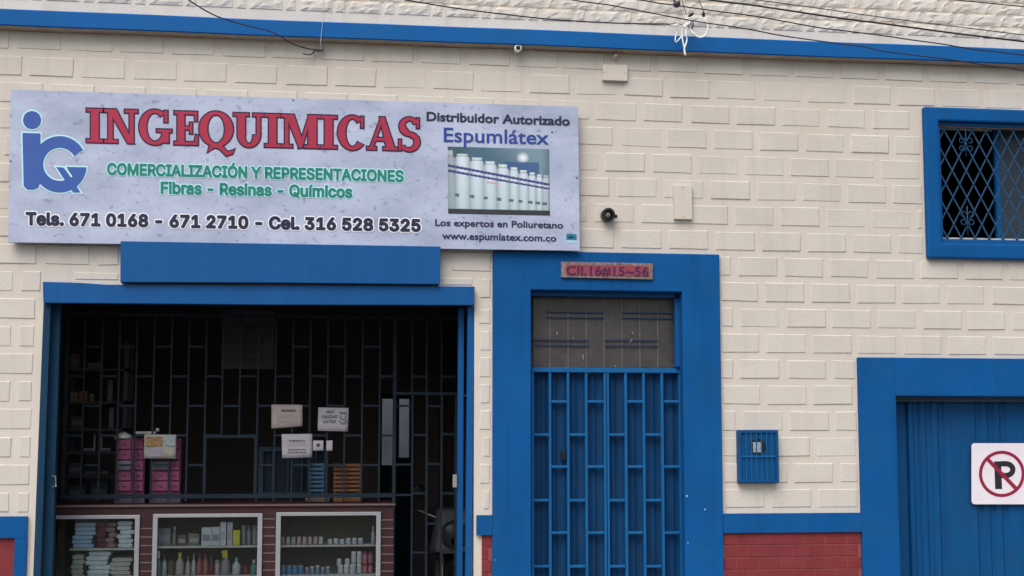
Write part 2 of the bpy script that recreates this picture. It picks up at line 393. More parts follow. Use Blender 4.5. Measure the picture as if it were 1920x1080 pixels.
# shop opening posts and back reveal
def post(x0, x1, y, th, m=TEALM, top=572, name='door_post', yb=1130):
    return MB().box((rx(x0, 800, y), y, FL), (rx(x1, 800, y), y+th, rz(480, top, y))).build(name, m, BLD, bevel=.002)
def slant(pt, pb, wpx, y, th, m=TEALM):
    a = W(pt[0], pt[1], y); c = W(pb[0], pb[1], y); wd = wpx*.0034
    xb = c.x+(c.x-a.x)*((c.z-FL)/(a.z-c.z))
    b = MB().add([(xb, y, FL), (xb+wd, y, FL), (xb+wd, y+th, FL), (xb, y+th, FL), (a.x, y, a.z), (a.x+wd, y, a.z), (a.x+wd, y+th, a.z), (a.x, y+th, a.z)],
             [(0, 3, 2, 1), (4, 5, 6, 7), (0, 1, 5, 4), (1, 2, 6, 5), (2, 3, 7, 6), (3, 0, 4, 7)])
    return b.build('door_post', m, BLD, bevel=.002)
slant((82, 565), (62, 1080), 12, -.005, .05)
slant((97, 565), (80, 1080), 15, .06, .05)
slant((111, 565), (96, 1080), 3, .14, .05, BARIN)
p1 = slant((877.5, 575), (873, 1080), 11, .01, .05, BLUEM)
p2 = slant((860, 578), (857, 1080), 10, .10, .05, BLUEM)
# hinge knuckles and lock plates on the posts
for py in (742, 977, 982):
    MB().tube([W(868, py, .06), W(880, py, .06)], .005).build('hinge_pin', TEALM, p2)
MB().bpx(849, 890, 857, 914, .085, .015).build('lock_plate', mat('worn_steel', (.35, .34, .33), .45, .2, 40, metal=.6), p2, bevel=.002)
lp = bpy.context  # noqa
b = MB(); q = [W(98, 893, .05), W(104, 893, .03), W(105, 912, .03), W(98, 913, .05)]
b.tube(q, .004); b.build('pull_handle', mat('worn_steel', (.35, .34, .33)), BLD)

# ------------------------------------------------------------ entrance door
def W3(px, py, y): return W(px, py, y)
DY = .07
door = MB()
dz0, dz1 = FL+.01, rz(1140, 690, DY)
# folded sheet panel behind the bars
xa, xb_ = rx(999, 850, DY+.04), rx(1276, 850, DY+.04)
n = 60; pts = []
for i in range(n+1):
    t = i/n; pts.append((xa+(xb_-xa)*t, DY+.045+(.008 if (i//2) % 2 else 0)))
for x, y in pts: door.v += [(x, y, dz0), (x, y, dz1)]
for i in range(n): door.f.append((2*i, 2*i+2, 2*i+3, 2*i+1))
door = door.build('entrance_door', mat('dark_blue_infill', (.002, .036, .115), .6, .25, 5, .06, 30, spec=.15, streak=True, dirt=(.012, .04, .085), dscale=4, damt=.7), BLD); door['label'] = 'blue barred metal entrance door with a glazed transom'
def dbar(xl, yt, xr, yb, y=DY, th=.03, m=BLUEL, name='bar'):
    return MB().bpx(xl, yt, xr, yb, y, th).build(name, m, door, bevel=.002)
bars = [(997, 1001.5), (1029.3, 1034.2), (1063.5, 1068.3), (1097.8, 1102.3), (1133, 1137.5), (1138.8, 1143), (1172, 1177), (1206, 1210.8), (1240.5, 1245.5), (1274.5, 1280)]
zbot = 1290
for i, (a, c) in enumerate(bars):
    x0_, x1_ = rx(a, 880, DY), rx(c, 880, DY)
    MB().box((x0_, DY, FL+.02), (x1_, DY+.03, dz1)).build('bar', BLUEL, door, bevel=.002)
MB().bpx(997, 689.5, 1280, 698.5, DY-.004, .036).build('rail', BLUEL, door, bevel=.002)
cells = [(1001.5, 1029.3), (1034.2, 1063.5), (1068.3, 1097.8), (1102.3, 1133), (1143, 1172), (1177, 1206), (1210.8, 1240.5), (1245.5, 1274.5)]
for i, (a, c) in enumerate(cells):
    if i % 2 == 0: ys = [815, 938, 1062, 1186]
    else: ys = [752.7, 875, 999, 1123, 1247]
    for y in ys: dbar(a-.3, y-2.4, c+.3, y+2.4, DY+.003, .024, name='rung')
dbar(1053, 845, 1060, 862, DY+.002, .04, BLACK, 'lock')
# frame posts right and head
MB().box((rx(1280.5, 880, .05), .05, FL), (DOOR[2]-.001, .12, DOOR[3]-.001)).build('jamb', BLUEM, door)
MB().box((DOOR[0]+.001, .05, FL), (rx(996.5, 880, .05), .12, DOOR[3]-.001)).build('jamb', BLUEM, door)
MB().bpx(1266, 560, 1279.5, 688, .045, .05).build('jamb', BLUEM, door, bevel=.002)
MB().bpx(997, 546, 1266, 556, .05, .05).build('head_rail', BLUEM, door)
# transom: wired dusty glass behind a light grid
tr = MB().bpx(1000, 556, 1266, 689, DY+.05, .008).build('transom_pane', DUSTG, door)
TW = mat('transom_wire', (.13, .11, .10), .6, .2, 20)
TB = mat('dusty_blue_rod', (.022, .045, .10), .6, .2, 20)
for px in (1031, 1065, 1099, 1132.5, 1166, 1199.5, 1233): MB().bpx(px-1.1, 557, px+1.1, 689, DY+.045, .004).build('transom_rod', TW, door)
for (a, c, y) in ((1026, 1133, 585), (1026, 1133, 595), (1166, 1262, 586), (1166, 1262, 596), (1001, 1104, 637), (1001, 1104, 647), (1133, 1234, 637.5), (1133, 1234, 648)):
    MB().bpx(a, y-1.2, c, y+1.2, DY+.036, .006).build('transom_rod', TB, door)
CHIP = mat('chipped_paint_flake', (.3, .3, .3), .8)
b = MB()
for (x, y, dx, dy) in ((1261, 585, 2, 4), (1092, 665, 1.2, 9), (1180, 642, 5, -7), (1043, 622, 1, 6), (1152, 685, 2, 3), (1262, 684, 2, 5), (1073, 633, 1.5, 2), (1058, 688, 4, 1.2), (1185, 622, 1.2, 4)):
    b.flat([(x, y), (x+1.6, y), (x+dx+1.2, y+dy), (x+dx, y+dy)], DY+.034)
b.build('paint_flake', CHIP, door)

# ------------------------------------------------------------ garage door
GY = .12
gx0 = GAR[0]+.003; b = MB(); z0_, z1_ = FL+.01, GAR[3]-.001
x = rx(1706, 850, GY); prof = [(gx0, GY+.0)]
seq = []
xs_ = x
seq = [(gx0, GY+.03), (rx(1703, 850, GY), GY+.03), (rx(1705, 850, GY), GY)]
cur = rx(1705, 850, GY); k = 0
while cur < GARX1-.1:
    wd = [.075, .075, .075, .17][k % 4]
    if k % 4 == 3:
        seq += [(cur+wd, GY)]
        cur += wd
    else:
        seq += [(cur+.028, GY), (cur+.040, GY+.013), (cur+.066, GY+.013), (cur+.078, GY)]; cur += .083
    k += 1
seq.append((GARX1-.003, GY))
for x, y in seq: b.v += [(x, y, z0_), (x, y, z1_)]
for i in range(len(seq)-1): b.f.append((2*i, 2*i+2, 2*i+3, 2*i+1))
gar = b.build('garage_door', BLUED, BLD); gar['label'] = 'blue corrugated metal garage door'
MB().box((gx0, GY-.05, GAR[3]-.035), (GARX1-.003, GY-.002, GAR[3]-.001)).build('head_rail', mat('dusty_grey_blue', (.06, .09, .13), .7, .2, 8), gar)
MB().box((gx0, GY-.03, FL+.01), (gx0+.02, GY+.02, GAR[3]-.036)).build('jamb', BLUED, gar)

# ------------------------------------------------------------ window
win = MB(); holes(win, (WF[0], WF[1], WF[2], WF[3]), [(WIN[0]-.002, WIN[1]-.002, WIN[2]+.002, WIN[3]+.002)], -.05, .001)
win = win.build('window', BLUE, BLD, bevel=.012); win['label'] = 'barred window in a thick blue plaster frame'
b = MB(); holes(b, (WIN[0]-.001, WIN[1]-.001, WIN[2]+.001, WIN[3]+.001), [(WIN[0]+.022, WIN[1]+.03, WIN[2]-.022, WIN[3]-.022)], -.012, .03); b.build('inner_frame', BLUEM, win, bevel=.003)
MB().box((WIN[0]+.02, .0, WIN[3]-.028), (WIN[2]-.02, .03, WIN[3]-.014)).build('top_strip', mat('bare_wood_strip', (.30, .20, .16), .8), win)
MB().box((WIN[0], .03, WIN[1]-.02), (WIN[2], .22, WIN[1]+.045)).build('sill', mat('pale_sill', (.5, .52, .54), .7), win)
mx = rx(1869, 340, .16)
MB().box((mx-.017, .14, WIN[1]+.045), (mx+.017, .17, WIN[3])).build('mullion', BLUEM, win)
MB().box((WIN[0], .14, WIN[1]+.045), (WIN[0]+.02, .17, WIN[3])).build('sash_frame', BLUEM, win)
MB().box((mx+.018, .15, WIN[1]+.045), (WIN[2]-.001, .158, WIN[3]-.001)).build('pane', mat('frosted_blue_pane', (.03, .045, .068), .35, .25, 7, spec=.4), win)
# diamond lattice: two families of thin flat bars, and rivets
LB = mat('lattice_paint', (.013, .065, .15), .6, .1, 12)
LY = .006; hx, hz = .0475, .0875
lx0, lx1, lz0_, lz1_ = WIN[0]+.02, WIN[2]-.02, WIN[1]+.028, WIN[3]-.02
cx0 = rx(1770.3, 244, LY); cz0 = rz(1770.3, 244, LY)
def seg(x, z, sx):
    """line through (x,z) going down with slope sign sx; clip to frame"""
    pts = []; t0, t1 = -30.0, 30.0
    for lo, hi, p, d in ((lx0, lx1, x, hx*sx), (lz0_, lz1_, z, -hz)):
        a, c = (lo-p)/d, (hi-p)/d
        if a > c: a, c = c, a
        t0 = max(t0, a); t1 = min(t1, c)
    if t1-t0 < .15: return None
    return (x+hx*sx*t0, z-hz*t0), (x+hx*sx*t1, z-hz*t1)
for sx in (1, -1):
    for i in range(-14, 30):
        s_ = seg(cx0+i*2*hx, cz0, sx)
        if not s_: continue
        (ax, az), (bx_, bz_) = s_; d = Vector((bx_-ax, 0, bz_-az)).normalized(); nrm = Vector((d.z, 0, -d.x))*.0042
        yy = LY if sx > 0 else LY+.004
        A, B_ = Vector((ax, yy, az)), Vector((bx_, yy, bz_)); th = Vector((0, .0038, 0))
        v = [A-nrm, B_-nrm, B_+nrm, A+nrm]
        MB().add(v+[q+th for q in v], [(0, 1, 2, 3), (7, 6, 5, 4), (0, 4, 5, 1), (1, 5, 6, 2), (2, 6, 7, 3), (3, 7, 4, 0)]).build('lattice_bar', LB, win)
rv = MB()
for j in range(0, 18):
    z = cz0-j*hz*1.0
    for i in range(-14, 30):
        x = cx0+i*2*hx+(hx if j % 2 else 0)
        if lx0 < x < lx1 and lz0_ < z < lz1_: rv.lathe((x, LY, z), [(.0075, 0), (.0065, .003), (.002, .005)], 6, 'y')
tag(rv.build('rivets', LB, win), kind='stuff')
# scroll ornaments
def scroll(px, py, up):
    c = W(px, py, -.004); b = MB(); s = .00345
    def P(x, z): return Vector((c.x+x*s, -.004, c.z+z*s*up))
    b.tube([P(0, -30), P(0, 26)], .0035, 6)
    for m in (-1, 1):
        for (ax, az, r0, st, en) in ((8*m, 10, 6, 0, 1.6), (8*m, -4, 6, 0, 1.6)):
            pts = []
            for k in range(14):
                q = k/13*math.pi*1.7; r = r0*(1-.35*k/13)
                pts.append(P(ax-m*r*math.cos(q), az+(1 if az > 0 else -1)*r*math.sin(q)))
            b.tube(pts, .003, 6)
    b.lathe((P(0, 3).x, -.002, P(0, 3).z), [(.009, 0), (.008, .006), (.003, .01)], 8, 'y')
    b.build('scroll_ornament', LB, win, smooth=True)
scroll(1811, 268, -1); scroll(1814, 412, 1)
scroll(1811+118, 272, -1); scroll(1814+118, 414, 1)

# ------------------------------------------------------------ meter box, plates, pipe, lamps, camera
mb_ = thing('meter_box', 'small blue meter box with barred door between the two doorways', 'meter box')
MB().bpx(1385, 806, 1460, 906, -.05, .055).build('box_body', BLUED, mb_, bevel=.006)
b = MB(); c0, c1 = W(1385, 906, -.056), W(1460, 806, -.056)
holes(b, (c0.x+.004, c0.z+.004, c1.x-.004, c1.z-.004), [(c0.x+.02, c0.z+.02, c1.x-.02, c1.z-.02)], -.062, -.049); b.build('door_frame', BLUED, mb_, bevel=.002)
MB().bpx(1391, 812, 1454, 900, -.0515, .004).build('door_panel', BLUED, mb_)
for i in range(6):
    px = 1399.5+i*9.6; MB().bpx(px-1, 811, px+1, 901, -.061, .006).build('bar', BLUEL, mb_)
MB().bpx(1390, 854, 1455, 857.5, -.063, .005).build('rung', BLUEL, mb_)
pc = W(1421, 838, -.053)
MB().lathe((pc.x, -.0518, pc.z), [(.052, 0), (.050, .002)], 20, 'y').build('peephole', BLACK, mb_)
b = MB().bpx(1412, 829, 1427, 848, -.055, .002); b.build('dial', mat('meter_dial', (.30, .33, .36), .3, .3, 60), mb_)

t = thing('junction_plate', 'cream square cover plate screwed on the wall just under the ledge', 'cover plate')
MB().bpx(1130, 121, 1177, 151, -.03, .035).build('plate', CREAM, t, bevel=.003)
for px in (1134, 1173): MB().lathe((W(px, 136, -.03).x, -.03, W(px, 136, -.03).z), [(.004, 0), (.003, .002)], 6, 'y').build('screw', CONC, t)
t = thing('junction_plate', 'tall narrow cream cover plate on the wall right of the black pipe end', 'cover plate')
MB().bpx(1264, 347, 1298, 411, -.03, .035).build('plate', CREAM, t, bevel=.003)
for py in (352, 406): MB().lathe((W(1281, py, -.03).x, -.03, W(1281, py, -.03).z), [(.004, 0), (.003, .002)], 6, 'y').build('screw', CONC, t)

t = thing('pipe_end', 'round black pipe collar sticking out of the wall right of the sign', 'pipe')
c = W(1141, 402, -.06)
b = MB(); N_ = 24; ro, ri = .042, .028
for (r, y) in ((ro*.95, .005), (ro, -.06), (ri, -.062), (ri*.9, -.02)):
    for j in range(N_): q = 2*math.pi*j/N_; b.v.append((c.x+r*math.cos(q), y, c.z+r*math.sin(q)))
for i in range(3):
    for j in range(N_): b.f.append((i*N_+j, i*N_+(j+1) % N_, (i+1)*N_+(j+1) % N_, (i+1)*N_+j))
b.build('collar', BLACK, t, smooth=False)
MB().lathe((c.x, -.018, c.z), [(ri, .012), (ri*.6, .026), (.004, .034)], 16, 'y').build('plug', mat('grey_plug', (.22, .21, .20), .5), t, smooth=True)
MB().tube([(c.x+.03, -.045, c.z-.012), (c.x+.058, -.05, c.z-.008)], .011, 8).build('clamp', BLACK, t)

t = thing('security_camera', 'tiny white bullet camera with a black lens pointing out under the ledge', 'camera')
c = W(971.5, 90, -.08)
MB().lathe((c.x, -.02, c.z), [(.016, 0), (.022, .02), (.023, .05), (.0235, .062), (.017, .064)], 18, 'y').build('body', WHITEP, t, smooth=True)
MB().lathe((c.x, -.083, c.z), [(.0168, 0), (.012, .003), (.004, .004)], 16, 'y').build('lens', BLACK, t)
MB().tube([(c.x, -.05, c.z), (c.x, -.05, c.z+.045)], .006).build('bracket', WHITEP, t)
t = thing('bare_bulb', 'small unlit bulb on a round cream base above the square cover plate', 'bulb')
c = W(1154, 105, -.04)
MB().lathe((c.x, .002, c.z), [(.026, 0), (.024, .012), (.014, .018), (.013, .03)], 14, 'y').build('base', CREAM, t, smooth=True)
MB().lathe((c.x, -.028, c.z), [(.009, 0), (.014, .012), (.013, .022), (.006, .03)], 12, 'y').build('glass', mat('cloudy_glass', (.4, .37, .33), .2), t, smooth=True)
# a hairline conduit running along under the ledge to the camera
c1_ = [W(900, 94, -.006), W(930, 93, -.006), W(950, 88, -.006), W(971, 86, -.02)]
tag(MB().tube(c1_, .003, 6).build('camera_cable', CREAM), 'thin cream painted cable running along the wall left of the small camera', 'cable')
c1_ = [W(971, 88, -.02), W(990, 90, -.006), W(1005, 97, -.006), W(1050, 99, -.006), W(1130, 101, -.006), W(1147, 104, -.01)]
tag(MB().tube(c1_, .003, 6).build('lamp_cable', CREAM), 'thin cream painted cable between the small camera and the bulb under the ledge', 'cable')

# ------------------------------------------------------------ sign
SY = -.075
sign = thing('shop_sign', 'long bluish grey printed shop banner with red, green and black lettering', 'sign')
m = bpy.data.materials.new('mottled_print'); m.use_nodes = True; N = m.node_tree.nodes; L = m.node_tree.links; bs = N['Principled BSDF']
bs.inputs['Roughness'].default_value = .42; bs.inputs['Specular IOR Level'].default_value = .4
g = N.new('ShaderNodeNewGeometry')
def nz(scale, mp, det=6):
    a = N.new('ShaderNodeMapping'); a.inputs['Scale'].default_value = mp; a.inputs['Rotation'].default_value = (0, .5, 0); L.new(g.outputs['Position'], a.inputs[0])
    t = N.new('ShaderNodeTexNoise'); t.inputs['Scale'].default_value = scale; t.inputs['Detail'].default_value = det; t.inputs['Roughness'].default_value = .62; L.new(a.outputs[0], t.inputs['Vector']); return t
t1 = nz(2.6, (1, 1, 1.6)); r1 = N.new('ShaderNodeValToRGB'); L.new(t1.outputs[0], r1.inputs[0])
r1.color_ramp.elements[0].position = .33; r1.color_ramp.elements[0].color = (.32, .37, .52, 1)
r1.color_ramp.elements[1].position = .68; r1.color_ramp.elements[1].color = (.47, .53, .70, 1)
t2 = nz(24, (1, 1, 1.3), 6); r2 = N.new('ShaderNodeValToRGB'); L.new(t2.outputs[0], r2.inputs[0])
r2.color_ramp.elements[0].position = .31; r2.color_ramp.elements[0].color = (.42, .44, .53, 1)
r2.color_ramp.elements[1].position = .42; r2.color_ramp.elements[1].color = (1, 1, 1, 1)
mxx = N.new('ShaderNodeMixRGB'); mxx.blend_type = 'MULTIPLY'; mxx.inputs[0].default_value = .75; L.new(r1.outputs[0], mxx.inputs[1]); L.new(r2.outputs[0], mxx.inputs[2]); L.new(mxx.outputs[0], bs.inputs['Base Color'])
MB().prism(SIGN, SY, SY+.02).build('board', m, sign)
b = MB(); b.prism([(24, 175), (1080, 206), (1080, 212), (24, 181)], SY+.0205, -.012); b.prism([(20, 440), (1080, 456), (1080, 462), (20, 446)], SY+.0205, -.012); b.build('mounting_rail', CONC, sign)
def lerp(a, b_, t): return a+(b_-a)*t
def quadmap(q, u, v):
    (bl, tl, tr_, br) = q
    a = (lerp(bl[0], br[0], u), lerp(bl[1], br[1], u)); c = (lerp(tl[0], tr_[0], u), lerp(tl[1], tr_[1], u))
    return lerp(a[0], c[0], v), lerp(a[1], c[1], v)
def textmesh(body, off, space=1.0):
    cu = bpy.data.curves.new('t', 'FONT'); cu.body = body; cu.size = 1; cu.offset = off; cu.resolution_u = 4; cu.space_character = space
    o = bpy.data.objects.new('t', cu); COL.objects.link(o); dg = bpy.context.evaluated_depsgraph_get(); dg.update()
    me = bpy.data.meshes.new_from_object(o.evaluated_get(dg)); vs = [tuple(v.co) for v in me.vertices]; fs = [tuple(p.vertices) for p in me.polygons]
    bpy.data.objects.remove(o); bpy.data.meshes.remove(me); return vs, fs
_cap = textmesh('H', 0)[0]; CAP = max(v[1] for v in _cap)
import json
